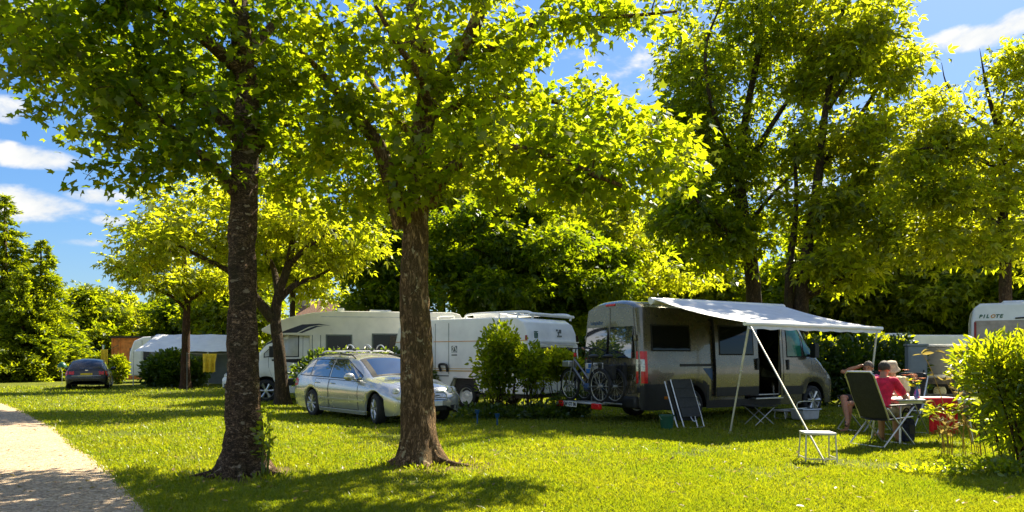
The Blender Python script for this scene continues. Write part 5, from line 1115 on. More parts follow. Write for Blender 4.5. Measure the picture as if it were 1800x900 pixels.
# ---------------- motorhome behind the silver car
mh_dir = Vector((-.975, -.22, 0)); mh_left = Vector((-mh_dir.y, mh_dir.x, 0)); mh_rz = math.atan2(mh_dir.y, mh_dir.x)
fw = GX(468, 22.6)               # front wheel nearest the camera: its left side faces us
ML = 7.0
mh_o = fw - mh_dir * (ML - .93) - mh_left * .95
def motorhome():
    root = thing('motorhome', 'cream motorhome with dark swoosh decal and curtained cab, behind the silver car', 'motorhome', mh_o, mh_rz)
    ra = .43; AR = ((ML - .93, .36, ra),)
    b = Body(van_rows(ML - 2.35, ML, 2.30), AR, rp=3.0, step=.05); b.mesh('cab', MATS['paint_white'], root)
    mb = MB(); ra_ = ra
    wells(root, ((ML - .93, .36, ra), (1.75, .36, .40)), 1.0, .2, ML - .35, .30, .40)
    for sd_ in (-1, 1):
        wheel(root, (ML - .93, sd_ * .89, .345), .345, .225, 'cap', 0, sd_); wheel(root, (1.75, sd_ * .92, .345), .345, .225, 'cap', 0, sd_)
    cab_details(root, b, ML, 'paint_white', 'blind_silver', (-1, 1), 'blind_silver')
    # living box with a low profile nose over the cab
    prof = [(0, .42), (1.30, .42), (1.36, .78), (2.14, .78), (2.20, .42), (4.72, .42), (4.78, 2.02), (5.95, 2.06), (6.18, 2.14), (6.20, 2.22), (5.9, 2.40), (5.35, 2.60), (4.7, 2.74), (4.0, 2.80), (.35, 2.80), (.12, 2.74), (0, 2.55)]
    bx = MB(); bx.prism(prof, -1.12, 1.12); bo = bx.build('living_box', MATS['paint_cream'], root, bevel=.06, segs=4)
    for x0, x1, z0, z1 in ((3.55, 4.25, 1.35, 2.02), (2.15, 2.85, 1.40, 2.06), (1.15, 1.62, 1.50, 2.06)):
        for sd_ in (-1, 1):
            w_ = MB(); w_.box(((x0 + x1) / 2, sd_ * 1.125, (z0 + z1) / 2), (x1 - x0 + .10, .03, z1 - z0 + .10)); wo = w_.build('window', MATS['ink_grey'], bo, bevel=.01)
            g = MB(); g.box(((x0 + x1) / 2, sd_ * 1.145, (z0 + z1) / 2), (x1 - x0, .02, z1 - z0)); g.build('pane', MATS['glass_dark'] if x0 > 2 else MATS['glass_green'], wo, bevel=.01)
    for pts in ([(4.15, 2.34), (4.5, 2.40), (5.0, 2.37), (5.45, 2.20), (5.70, 2.10), (5.15, 2.12), (4.8, 2.30), (4.5, 2.36)], [(4.35, 2.335), (4.6, 2.33), (4.85, 2.24), (5.10, 2.11), (5.0, 2.11), (4.75, 2.21), (4.55, 2.295)]):
        dc = MB(); dc.prism(pts, 1.121, 1.126); dc.build('swoosh_decal', MATS['ink_navy'], bo, smooth=0)
    pn = MB(); pn.box((4.45, 1.118, 1.25), (.02, .012, 1.6)); pn.box((4.70, 1.118, 1.25), (.02, .012, 1.6)); pn.build('side_joint', MATS['ink_grey'], bo)
    sk = MB(); sk.box((3.45, 1.124, .80), (2.5, .010, .025)); sk.box((1.1, 1.124, .82), (2.1, .010, .025)); sk.box((2.3, 1.124, 2.62), (4.3, .012, .03)); sk.build('trim_rail', MATS['aluminium'], bo)
    for x, z in ((1.9, 1.10), (1.9, 1.72)):
        vn = MB(); vn.box((x, 1.124, z), (.42, .012, .20)); vo_ = vn.build('fridge_vent', MATS['plate_white'], bo, bevel=.006)
        vn = MB()
        for k in range(5): vn.box((x, 1.132, z - .07 + .035 * k), (.36, .006, .008))
        vn.build('vent_slats', MATS['ink_grey'], vo_)
    lk = MB(); lk.box((.75, 1.123, .70), (.7, .010, .42)); lk.build('locker_door', MATS['paint_cream'], bo, bevel=.004)
    rf = MB(); rf.box((2.6, 0, 2.845), (.7, .7, .10)); rf.build('roof_vent', MATS['paint_white'], bo, bevel=.03)
    ds = MB(); ds.box((3.85, .5, 2.86), (.22, .2, .13)); ds.build('roof_box', MATS['paint_white'], bo, bevel=.03)
    wd = b.side_panel('wing_decal', MATS['ink_black'], root, ML - 2.0, ML - 1.1, lambda x: 1.18 + .08 * (x - ML + 2), lambda x: 1.32 - .02 * (x - ML + 2), 1, .012, 8, 3)
    return root
motorhome()

# ---------------- white caravan
cv_c = Vector((.47, 18.6, 0)); cv_dir = Vector((-.80, .60, 0)); cv_n = Vector((.60, .80, 0))   # corner, along the side, away from us
cv_rz = math.atan2(cv_dir.y, cv_dir.x)
def caravan_body(label, name, loc, rz, Lc, Wd, Ht, paint, curve=.55):
    """origin: near end corner on the ground; x runs along the side that faces the camera, y (negative) is depth"""
    root = thing(name, label, 'caravan', loc, rz); return root
def white_caravan():
    root = thing('caravan', 'white older caravan with orange stripe and roof rack between silver car and campervan', 'caravan', cv_c, cv_rz)
    Lc, Wd, Ht = 4.9, 2.30, 2.40
    front = [(.02, .42), (0.0, 1.0), (.03, 1.72), (.08, 1.74), (.10, 2.0), (.22, 2.25), (.45, 2.39)]
    rear = [(Lc - .5, 2.37), (Lc - .2, 2.2), (Lc - .05, 1.7), (Lc, 1.0), (Lc - .02, .42)]
    arch = [(2.17 + .52, .42), (2.17 + .36, .80), (2.17 - .36, .80), (2.17 - .52, .42)]
    bo_ = MB(); bo_.prism(front + [(1.5, 2.41), (3.5, 2.41)] + rear + arch, -Wd, 0); bo = bo_.build('body', MATS['paint_white'], root, bevel=.045, segs=3)
    # the wheel in its trapezoid arch
    wl = MB(); wl.box((2.17, -.28, .62), (.9, .4, .36)); wl.box((2.4, -1.15, .36), (4.6, 2.1, .08)); wl.build('underbody', MATS['seal'], root)
    wheel(root, (2.17, -.14, .325), .325, .19, 'steel', 0, 1, 'paint_white'); wheel(root, (2.17, -Wd + .14, .325), .325, .19, 'steel', 0, -1, 'paint_white')
    tr = MB(); pts = [(2.17 + .56, .015, .46), (2.17 + .38, .015, .82), (2.17 - .38, .015, .82), (2.17 - .56, .015, .46)]; tr.tube(pts, .028, 6); tr.build('arch_trim', MATS['aluminium'], bo)
    sk = MB(); sk.box((1.0, .006, .86), (1.9, .012, .03)); sk.box((3.8, .006, .86), (2.1, .012, .03)); sk.build('lower_rail', MATS['ink_grey'], bo)
    st = MB(); st.box((2.45, .004, 1.00), (4.86, .008, .035)); st.box((2.45, .004, 1.06), (4.86, .008, .018)); st.build('orange_stripe', MATS['gold_stripe'], bo)
    t2 = MB(); t2.box((2.45, .006, 1.80), (4.70, .012, .018)); t2.build('upper_moulding', MATS['ink_orange'], bo)
    dr = MB(); dr.box((3.62, .008, 1.42), (.62, .016, 1.66)); do = dr.build('entrance_door', MATS['paint_white'], bo, bevel=.012)
    for x, z0, z1 in ((1.1, .9, 1.79), (2.75, .9, 2.3), (3.25, .9, 2.3)):
        j = MB(); j.box((x, .004, (z0 + z1) / 2), (.012, .008, z1 - z0)); j.build('panel_joint', MATS['ink_grey'], bo)
    wn = MB(); wn.box((4.30, .010, 1.40), (.66, .02, .62)); wo = wn.build('window', MATS['aluminium'], bo, bevel=.008)
    g = MB(); g.box((4.30, .024, 1.40), (.54, .012, .50)); g.build('pane', MATS['glass_curtain'], wo)
    # vent print beside the door, door handle
    lg = MB(); lg.box((2.55, .003, 1.585), (.20, .005, .19)); lg.box((2.55, .003, 1.43), (.20, .005, .035)); lo_ = lg.build('side_logo', MATS['ink_grey'], bo)
    lg = MB(); lg.tube(crom([(2.62, .006, 1.52), (2.57, .006, 1.60), (2.60, .006, 1.64), (2.53, .006, 1.66), (2.49, .006, 1.60), (2.47, .006, 1.54)], 4), .016, 6); lg.box((2.55, .006, 1.51), (.18, .004, .02)); lg.build('logo_figure', MATS['paint_white'], lo_)
    mk = MB(); mk.box((.13, .012, 1.87), (.06, .03, .12)); mk.build('side_marker', MATS['ink_red'], bo, bevel=.008)
    # end face that looks towards the campervan: window, prints
    ew = MB(); ew.box((-.005, -1.15, 1.42), (.05, 1.66, .56)); eo = ew.build('window', MATS['aluminium'], bo, bevel=.02)
    g = MB(); g.box((-.034, -1.15, 1.40), (.02, 1.50, .46)); g.build('pane', MATS['glass_dark'], eo)
    sl = MB(); sl.box((.02, -1.15, 1.775), (.06, 2.26, .03)); sl.build('end_moulding', MATS['paint_white'], bo)
    lo = MB()
    for k, (y, z, a, c) in enumerate(((-.30, 1.93, .02, .14), (-.36, 1.95, .02, .16), (-.42, 1.93, .02, .13), (-.36, 2.03, .16, .02), (-.36, 1.88, .12, .02))): lo.box((.085, y, z), (.02, a, c))
    lo.build('end_logo', MATS['ink_green'], bo)
    l3 = MB(); l3.box((.09, -1.45, 1.93), (.02, .22, .04)); l3.box((.10, -1.42, 2.00), (.02, .05, .10)); l3.box((.11, -1.52, 2.06), (.02, .08, .10)); l3.box((.12, -1.38, 2.09), (.02, .05, .05)); l3.build('end_sticker', MATS['ink_grey'], bo)
    # roof rack: long rail, box, hatch
    rr = MB()
    for y in (-.25, -2.05): rr.tube(crom([(2.35, y, 2.41), (2.2, y, 2.53), (.6, y, 2.55), (.15, y, 2.5), (.12, y, 2.36)], 5), .03, 8)
    for x in (.6, 1.2, 1.9):
        rr.tube([(x, -.25, 2.55), (x, -2.05, 2.55)], .02, 6); rr.tube([(x, -.25, 2.40), (x, -.25, 2.55)], .02, 6)
    rr.tube([(.12, -.1, 2.47), (.12, -2.2, 2.47)], .04, 8)
    rr.build('roof_rack', MATS['paint_white'], root)
    bx = MB(); bx.box((2.0, -.9, 2.50), (.8, .6, .16)); bx.build('roof_box', MATS['paint_white'], root, bevel=.05, segs=3)
    hh = MB(); hh.tube(crom([(2.95, -.4, 2.40), (2.95, -.4, 2.52), (3.5, -.4, 2.52), (3.5, -.4, 2.40)], 4), .022, 6); hh.box((3.2, -1.1, 2.45), (.5, .5, .09)); hh.build('roof_hatch', MATS['paint_white'], root, bevel=.02)
    gh = MB(); gh.tube(crom([(3.02, .03, .98), (3.02, .09, 1.16), (2.78, .09, 1.16), (2.78, .03, .98)], 4), .035, 8); gh.build('grab_handle', MATS['black_plastic'], root)
    for x in (.3, 4.5):
        lgm = MB(); lgm.tube([(x, -.2, .4), (x - .1, -.2, .02)], .025, 6); lgm.box((x - .1, -.2, .012), (.14, .14, .02)); lgm.build('steady_leg', MATS['aluminium'], root)
    return root
white_caravan()

# ---------------- far left caravan with white tent roof
def far_caravan():
    d = 39; A = GX(226, d); root = thing('caravan', 'far white caravan with rounded end half hidden by the round bush', 'caravan', A, R(18))
    prof = [(0.05, .35), (0, .9), (.05, 1.6), (.25, 2.2), (.7, 2.42), (1.2, 2.46), (4.5, 2.46), (4.9, 2.2), (5, .35)]
    bx = MB(); bx.prism(prof, 0, 2.2); bo = bx.build('body', MATS['paint_white'], root, bevel=.08, segs=4)
    for (x, z, sx, sz) in ((.85, 1.55, .0, 0),):
        ew = MB(); ew.box((.02, .75, 1.52), (.06, .9, .62)); ew.build('window', MATS['glass_dark'], bo, bevel=.03)
    sw = MB(); sw.box((.95, -.01, 1.55), (.5, .03, .72)); sw.build('window', MATS['glass_dark'], bo, bevel=.03)
    bl = MB(); bl.box((.62, -.012, 1.62), (.08, .04, 1.25)); bl.build('door_frame', MATS['aluminium'], bo, bevel=.01)
    lt = MB()
    for y in (.35, 1.85): lt.box((-.01, y, .82), (.05, .22, .14))
    lt.build('tail_light', MATS['lamp_red'], bo, bevel=.02)
    bm_ = MB(); bm_.box((-.04, 1.1, .52), (.12, 2.0, .16)); bm_.build('bumper', MATS['paint_white'], bo, bevel=.04)
    wheel(root, (2.3, .12, .32), .32, .18, 'steel', 0, -1, 'paint_white')
    return root
far_caravan()
# ------------------------------------------------------------------ people
mat('skin', (0.50, 0.27, 0.17), 0.55, 0, 0.10, 9, spec=.35); mat('skin_tan', (0.40, 0.20, 0.115), 0.5, 0, 0.10, 9, spec=.4)
mat('shirt_red', (0.78, 0.014, 0.06), 0.85, 0, 0.15, 14, bump=.25, bscale=16); mat('shirt_pink', (0.60, 0.02, 0.20), 0.85, 0, 0.12, 12, bump=.2, bscale=16); mat('shirt_cream', (0.58, 0.52, 0.30), .85, 0, .1, 12, bump=.2, bscale=16)
mat('cloth_khaki', (0.34, 0.26, 0.15), .85, 0, .12, 12, bump=.2, bscale=20); mat('cloth_black', (0.012, 0.012, 0.014), .85, 0, .2, 12, bump=.2, bscale=20)
mat('hair_brown', (0.055, 0.038, 0.024), .7, 0, .3, 30, bump=.5, bscale=120); mat('hair_grey', (0.16, 0.12, 0.09), .7, 0, .3, 30, bump=.5, bscale=120); mat('hat_straw', (0.50, 0.40, 0.27), .85, 0, .15, 30, bump=.4, bscale=120)
mat('shoe', (0.05, 0.035, 0.025), .7); mat('eye', (0.02, 0.015, 0.012), .2)
def fuse(mb, name, m, parent, vox=.008, smooth=5, sm=60):
    """union of closed shapes turned into one continuous skin"""
    o = mb.build(name + '_tmp', m, None, smooth=0)
    md = o.modifiers.new('r', 'REMESH'); md.mode = 'VOXEL'; md.voxel_size = vox; md.use_smooth_shade = True
    ms = o.modifiers.new('s', 'SMOOTH'); ms.iterations = smooth; ms.factor = .5
    bpy.context.view_layer.update(); me = bpy.data.meshes.new_from_object(o.evaluated_get(bpy.context.evaluated_depsgraph_get()))
    old = o.data; bpy.data.objects.remove(o); bpy.data.meshes.remove(old)
    me.name = name; me.materials.clear(); me.materials.append(m); me.polygons.foreach_set('use_smooth', [True] * len(me.polygons))
    q = bpy.data.objects.new(name, me); COL.objects.link(q); q.parent = parent; return q
def limb(mb, pts, rs, n=12):
    mb.tube(pts, rs, n)
    for p, r_ in zip(pts, rs): mb.ball(p, r_ * .985, 12)
def hand(mb, w_, d, up, side=1, curl=.6, s=1.0):
    """palm plus four unequal bent fingers and a thumb; w_ wrist, d pointing direction, up back of the hand"""
    d = Vector(d).normalized(); up = Vector(up); up = (up - d * up.dot(d)).normalized(); sdv = d.cross(up) * side; w_ = Vector(w_)
    for t in (-.026, -.009, .009, .026): limb(mb, [w_ + sdv * t * .6, w_ + d * .085 * s + sdv * t], [.015, .014], 8)
    for t, L_ in ((-.028, .058), (-.0095, .072), (.0095, .078), (.028, .068)):
        p = w_ + d * .088 * s + sdv * t * 1.15; pts = [p]; a = 0; rr = [.0095]
        for k in range(3):
            a += curl * (.55 + .25 * k); p = p + (d * math.cos(a) - up * math.sin(a)) * L_ * (.44 - .06 * k); pts.append(p); rr.append(.0090 - .0008 * k)
        limb(mb, pts, rr, 7)
    b = w_ + d * .03 + sdv * .03; limb(mb, [b, b + d * .035 + sdv * .028 - up * .012, b + d * .066 + sdv * .03 - up * .026], [.0125, .0105, .009], 8)
def person(label, loc, rz, lean, head_d, arms, legs, shirt, shorts, skin, hair, hat=None, seat=.50, sleeve=.55, group=None):
    """seated figure, x forward, pelvis over loc; arms/legs: joint positions per side (left first)"""
    root = thing('person', label, 'person', loc, rz, group); sk = MATS[skin]
    pel = Vector((0, 0, seat + .06)); ax = Vector((math.sin(lean), 0, math.cos(lean))); che = pel + ax * .40; nek = pel + ax * .53
    hd = Vector(head_d).normalized(); hc = nek + Vector((.02 + .05 * math.sin(lean), 0, .135)) + hd * Vector((1, 1, 0)) * .025
    b = MB(); b.tube([pel - ax * .08, pel, pel + ax * .18, che, che + ax * .08, nek], [.12, .145, .125, .150, .12, .055], 18, ell=(.80, 1.18))
    limb(b, [nek - ax * .04, nek + Vector((.015, 0, .06))], [.058, .054])
    sh = [che + ax * .07 + Vector((0, s_ * .175, 0)) for s_ in (1, -1)]; shb = MB(); tb_ = MB()
    tb_.tube([pel + ax * .02, pel + ax * .18, che, che + ax * .09, nek - ax * .02], [.160, .142, .166, .135, .072], 18, ell=(.82, 1.19))
    for k, s_ in ((0, 1), (1, -1)):
        el_, wr, hdv, upv, cu = arms[k]; el_ = Vector(el_); wr = Vector(wr)
        limb(b, [che + Vector((0, s_ * .10, 0)) + ax * .06, sh[k], sh[k].lerp(el_, .5), el_, el_.lerp(wr, .35), wr], [.07, .062, .052, .042, .043, .028]); hand(b, wr, hdv, upv, s_, cu)
        limb(tb_, [che + Vector((0, s_ * .10, 0)) + ax * .06, sh[k], sh[k].lerp(el_, sleeve)], [.09, .080, .072])
        kn, an, toe = [Vector(v) for v in legs[k]]; hp = pel + Vector((.02, s_ * .095, -.02))
        limb(b, [hp, hp.lerp(kn, .5), kn, kn.lerp(an, .3), an], [.095, .082, .058, .058, .036]); limb(b, [an, an + (toe - an) * .25 - Vector((0, 0, .035)), toe], [.036, .038, .026])
        limb(shb, [hp, hp.lerp(kn, .4), hp.lerp(kn, .72)], [.112, .102, .092])
    # head: skull, jaw, nose, ears
    up = Vector((0, 0, 1)); sv = up.cross(hd).normalized(); up2 = hd.cross(sv)
    b.ball(hc + up2 * .03 - hd * .01, (.098, .080, .100), 16); b.ball(hc - up2 * .045 + hd * .025, (.070, .060, .070), 14); limb(b, [hc - hd * .02, nek], [.055, .055])
    limb(b, [hc + hd * .088 + up2 * .015, hc + hd * .108 - up2 * .018], [.011, .016], 8); b.ball(hc + hd * .082 - up2 * .065, (.022, .024, .012), 8); b.ball(hc + hd * .072 - up2 * .098, .026, 8)
    for s_ in (1, -1): b.ball(hc + sv * s_ * .080 - hd * .005 - up2 * .005, (.022, .012, .034), 8)
    body = fuse(b, 'body', sk, root, .0075, 4)
    e = MB()
    for s_ in (1, -1): e.ball(hc + hd * .086 + sv * s_ * .032 + up2 * .018, (.008, .012, .008), 8)
    e.build('eyes', MATS['eye'], body)
    h = MB(); n = 0; M = Matrix((hd, sv, up2)).transposed()
    rows = []
    for i in range(9):
        th = (PI * .70) * i / 8; row = []
        for j in range(21):
            a = 2 * PI * j / 20; lim = th * (1.0 - .42 * max(0, math.cos(a)) - .10 * abs(math.sin(a))); v = Vector((math.sin(lim) * math.cos(a) * .108, math.sin(lim) * math.sin(a) * .090, math.cos(lim) * .110)); row.append(hc + up2 * .03 - hd * .012 + M @ v)
        rows.append(row)
    h.grid(rows); h.build('hair', MATS[hair], root, smooth=70, solid=.012)
    fuse(tb_, 'shirt', MATS[shirt], root, .010, 5); fuse(shb, 'shorts', MATS[shorts], root, .010, 5)
    s = MB()
    for k in (0, 1):
        kn, an, toe = [Vector(v) for v in legs[k]]; f = (toe - an); f.z = 0; f.normalize(); s.tube([an - f * .06 + Vector((0, 0, -.072)), an + f * .08 + Vector((0, 0, -.074)), toe + f * .03 + Vector((0, 0, -.024))], [.034, .038, .03], 8, ell=(.35, 1.0))
    s.build('sandals', MATS['shoe'], root)
    if hat:
        q = MB(); c = hc + up2 * .035; pr = [(.0, .125), (.05, .124), (.085, .112), (.102, .07), (.108, .02), (.132, -.012), (.152, -.040), (.150, -.045), (.128, -.02), (.100, .01), (.095, .05), (.06, .105), (0, .115)]
        k = len(pr); vs = []
        for r_, z in pr:
            for j in range(24): a = 2 * PI * j / 24; vs.append(c + M @ Vector((r_ * math.cos(a), r_ * .92 * math.sin(a), z)))
        q.add(vs, [(i * 24 + j, i * 24 + (j + 1) % 24, (i + 1) * 24 + (j + 1) % 24, (i + 1) * 24 + j) for i in range(k - 1) for j in range(24)]); q.build('hat', MATS[hat], root, smooth=60)
    return root
def face(dx, dy): return math.atan2(dy, dx)
def std_legs(seat=.46, spread=.12, fx=.44): return [((fx, s_ * spread, seat + .04), (fx + .02, s_ * spread, .085), (fx + .17, s_ * (spread + .03), .03)) for s_ in (1, -1)]
MAN = Vector((5.80, 11.72, 0)); MAN_RZ = face(.74, .67)
person('person in a red shirt and khaki shorts, back to us, leaning on the table', MAN, MAN_RZ, .38, (1, .1, -.2),
       [((.42, .27, .72), (.62, .08, .775), (.8, -.6, 0), (0, 0, 1), .5), ((.38, -.30, .70), (.60, -.22, .775), (.9, .4, 0), (0, 0, 1), .5)], std_legs(), 'shirt_red', 'cloth_khaki', 'skin_tan', 'hair_brown')
WOM = Vector((6.55, 13.9, 0)); WOM_RZ = face(-.88, -.48)
person('person in a pink top and black shorts with one arm over the head', WOM, WOM_RZ, -.46, (.9, .3, -.1),
       [((.05, .30, .72), (.27, .30, .70), (1, -.2, -.1), (0, 0, 1), .4), ((-.02, -.40, 1.10), (-.22, -.12, 1.22), (-.3, .9, .15), (0, -.3, 1), .5)],
       [((.44, .10, .52), (.46, .06, .085), (.62, .06, .03)), ((.46, -.02, .63), (.60, .17, .26), (.70, .22, .16))], 'shirt_pink', 'cloth_black', 'skin_tan', 'hair_grey')
HAT = Vector((6.85, 13.1, 0)); HAT_RZ = face(-.75, -.66)
person('person in a straw sun hat and cream top at the far side of the table', HAT, HAT_RZ, .50, (1, .25, -.30),
       [((.30, .26, .70), (.48, .06, .775), (.7, -.7, 0), (0, 0, 1), .5), ((.30, -.26, .70), (.46, -.06, .775), (.7, .7, 0), (0, 0, 1), .5)], std_legs(), 'shirt_cream', 'cloth_khaki', 'skin', 'hair_grey', 'hat_straw')

# ------------------------------------------------------------------ camping furniture
mat('mesh_black', (0.016, 0.017, 0.016), .75, 0, .15, 10, bump=.15, bscale=120); mat('mesh_grey', (0.035, 0.038, 0.038), .75, 0, .15, 10, bump=.15, bscale=120); mat('table_top', (0.60, 0.60, 0.56), .45, 0, .1, 6)
mat('paper', (0.74, 0.73, 0.68), .8); mat('red_cloth', (0.62, 0.010, 0.016), .9, 0, .2, 9, bump=.3, bscale=40); mat('blue_glass', (0.03, 0.07, 0.35), .08, 0, .1, 4, coat=1); mat('flower_orange', (0.80, 0.30, 0.04), .7, 0, .3, 60)
mat('flower_peach', (0.80, 0.42, 0.22), .7, 0, .3, 60); mat('green_plastic', (0.008, 0.09, 0.05), .4, 0, .15, 6); mat('grey_plastic', (0.42, 0.42, 0.41), .5, 0, .1, 6); mat('cyan_water', (0.10, 0.26, 0.34), .3)
mat('navy_cloth', (0.02, 0.025, 0.06), .85, 0, .5, 14); mat('yellow_towel', (0.66, 0.44, 0.015), .9, 0, .15, 9, bump=.3, bscale=60); mat('shed_wood', (0.58, 0.20, 0.04), .7, 0, .2, 4, bump=.2, bscale=30)
mat('roof_felt', (0.035, 0.03, 0.03), .9, 0, .3, 5); mat('utility_grey', (0.22, 0.24, 0.24), .5, 0, .08, 3); mat('concrete', (0.36, 0.33, 0.28), .9, 0, .15, 6, bump=.2, bscale=40); mat('trailer_grey', (0.16, 0.17, 0.17), .5, .2, .1, 3)
mat('tent_white', (0.74, 0.74, 0.74), .6, 0, .05, 2, bump=.2, bscale=2); mat('roof_tile', (0.22, 0.115, 0.07), .9, 0, .25, 12, bump=.3, bscale=20); mat('wall_render', (0.52, 0.43, 0.33), .9, 0, .1, 3); mat('post_wood', (0.24, 0.16, 0.08), .85, 0, .3, 9, bump=.3, bscale=30)
mat('band_beige', (0.44, 0.36, 0.28), .5); mat('blue_plastic', (0.012, 0.075, 0.19), .4)
def sling(mb, pts, hw, n=5, sag=.02):
    rows = []
    for p in pts: rows.append([(p[0] - sag * math.cos(PI * .5 * u) * .0 - (sag * (1 - u * u)) * .5, hw * u, p[1] - sag * (1 - u * u) * .6) for u in np.linspace(-1, 1, n)])
    mb.grid(rows)
def camp_chair(label, loc, rz, back_h=1.20, cloth='mesh_black', recl=.42, group='high backed camping chairs'):
    root = thing('camping_chair', label, 'chair', loc, rz, group); al = MATS['aluminium']; hw = .255
    br = Vector((-.24, 0, .43)); bt = Vector((-.24 - recl, 0, back_h))
    bf = MB(); pts = [br + Vector((0, -hw, 0)), bt + Vector((0, -hw, -.05)), bt + Vector((-.01, -hw + .05, 0)), bt + Vector((-.01, hw - .05, 0)), bt + Vector((0, hw, -.05)), br + Vector((0, hw, 0))]; bf.tube(pts, .0135, 8)
    bfo = bf.build('back_frame', al, root)
    s = MB(); sling(s, [(br.x + (bt.x - br.x) * t - .03 * math.sin(PI * t), br.z + (bt.z - br.z) * t) for t in np.linspace(0.02, .99, 9)], hw - .004); s.build('backrest', MATS[cloth], root, smooth=60, solid=.008)
    hp = MB(); hp.box(bt.lerp(br, .09) + Vector((.03, 0, 0)), (.05, .40, .17), ry=-math.atan2(recl, back_h - .43)); hp.build('headrest', MATS[cloth], root, bevel=.02, segs=3)
    s = MB(); sling(s, [(x, .43 + .03 * t) for x, t in ((-.24, 0), (-.1, -.3), (.1, .2), (.26, 1), (.30, .8))], hw - .004, sag=.04); s.build('seat', MATS[cloth], root, smooth=60, solid=.008)
    for sd_ in (-1, 1):
        y = sd_ * (hw + .03)
        f1 = MB(); f1.tube([(-.22, y, .62), (-.08, y, .50), (.36, y, .015)] if False else [(-.30, y * .98, .60), (.30, y, .02)], .0125, 8); f1.build('leg', al, root)
        f2 = MB(); f2.tube([(.26, y + sd_ * .02, .62), (-.42, y + sd_ * .02, .02)], .0125, 8); f2.build('leg', al, root)
        a = MB(); a.box((.0, y + sd_ * .01, .645), (.56, .05, .028)); a.build('armrest', MATS['black_plastic'], root, bevel=.012, segs=3)
        r_ = MB(); r_.tube([(-.25, sd_ * hw, .43), (.30, sd_ * hw, .46)], .012, 8); r_.build('seat_rail', al, root)
        k = MB(); k.ball((-.02, y + sd_ * .015, .335), .02, 8); k.build('hinge', MATS['black_plastic'], root)
    for x in (.30, -.42): c = MB(); c.tube([(x, -hw - .03, .02), (x, hw + .03, .02)], .0125, 8); c.build('foot_bar', al, root)
    return root
ch1 = camp_chair('black high backed camping chair behind the person in the red shirt', MAN + Vector((.06, -.10, 0)), face(.90, .43), 1.16, 'mesh_black', .34)
camp_chair('camping chair under the person in pink, farthest from us', WOM + Vector((.02, .02, 0)), WOM_RZ, 1.10, 'mesh_black', .40)
camp_chair('camping chair under the person in the straw hat', HAT + Vector((.06, .05, 0)), HAT_RZ, 1.08, 'mesh_black', .30)
# folded chair leaning on the campervan
fc_o = G(1222, 752); top = VW(1.32, -1.09, .92)
def folded_chair():
    root = thing('folded_chair', 'folded grey camping chair leaning on the campervan rear wheel', 'chair', fc_o, vrz - R(4), 'high backed camping chairs')
    tl = .42      # leans back towards the van (local +y)
    M = Matrix.Rotation(-tl, 4, 'X'); al = MATS['aluminium']; q = lambda x, y, z: M @ Vector((x, y, z))
    L_ = 1.02
    for k, (x0, y0, nm) in enumerate(((-.02, 0, 'front'), (-.10, .09, 'rear'))):
        f = MB(); pts = crom([q(x0 - .25, y0, L_), q(x0 - .25, y0, .12), q(x0 - .20, y0, .01), q(x0 + .20, y0, .01), q(x0 + .25, y0, .12), q(x0 + .25, y0, L_)], 5); f.tube(pts, .0135, 8); f.build('frame', al, root)
    p = MB(); p.box(q(-.02, -.022, .62), (.46, .018, .80), rx=-tl); po = p.build('seat_panel', MATS['mesh_grey'], root, bevel=.007)
    for z in (.42, .62, .82): s = MB(); s.box(q(-.02, -.033, z), (.44, .004, .008), rx=-tl); s.build('seam', MATS['seal'], po)
    p = MB(); p.box(q(-.09, .05, .60), (.46, .03, .84), rx=-tl); p.build('back_panel', MATS['mesh_black'], root, bevel=.007)
    h = MB(); h.tube(crom([q(-.06, -.03, .22), q(-.04, -.04, .13), q(.02, -.04, .13), q(.05, -.03, .22)], 4), .012, 6); h.build('handle', MATS['aluminium'], root)
folded_chair()
# small stool in the sun
def stool():
    o = Vector((4.07, 9.85, 0)); root = thing('folding_stool', 'small white topped metal stool in the sun, the strap passing beside it', 'stool', o, R(-6))
    m = MB(); m.box((0, 0, .385), (.40, .30, .018)); m.build('seat', MATS['table_top'], root, bevel=.008)
    m = MB(); m.tube([(-.19, -.14, .37), (.19, -.14, .37), (.19, .14, .37), (-.19, .14, .37)], .012, 6, closed=True); m.build('seat_frame', MATS['pole_metal'], root)
    for x in (-1, 1):
        for y in (-1, 1): m = MB(); m.tube([(x * .185, y * .135, .37), (x * .20, y * .17, .01)], .0105, 8); m.build('leg', MATS['pole_metal'], root)
        m = MB(); m.tube([(x * .20, -.165, .06), (x * .20, .165, .06)], .008, 6); m.build('stretcher', MATS['pole_metal'], root)
    m = MB(); m.tube([(-.2, -.168, .05), (.2, -.168, .05)], .008, 6); m.build('stretcher', MATS['pole_metal'], root)
stool()
# dining table
TB = Vector((6.66, 12.05, 0)); TZ = .72
def table():
    root = thing('camping_table', 'pale topped folding table the group sits at, red cloth over its edge', 'table', TB, R(4))
    m = MB(); m.box((0, 0, TZ - .015), (1.30, .82, .03)); m.build('tabletop', MATS['table_top'], root, bevel=.012, segs=3)
    m = MB(); m.box((0, -.36, TZ - .05), (1.2, .03, .035)); m.box((0, .36, TZ - .05), (1.2, .03, .035)); m.box((-.59, 0, TZ - .05), (.03, .70, .035)); m.box((.59, 0, TZ - .05), (.03, .70, .035)); m.build('frame', MATS['aluminium'], root)
    for x in (-1, 1):
        for y in (-1, 1): m = MB(); m.tube([(x * .55, y * .33, TZ - .04), (x * .60, y * .40, .01)], .016, 8); m.build('leg', MATS['aluminium'], root)
table()
def on_table(x, y, z=0.004): c, s_ = math.cos(R(4)), math.sin(R(4)); return TB + Vector((x * c - y * s_, x * s_ + y * c, TZ + z))
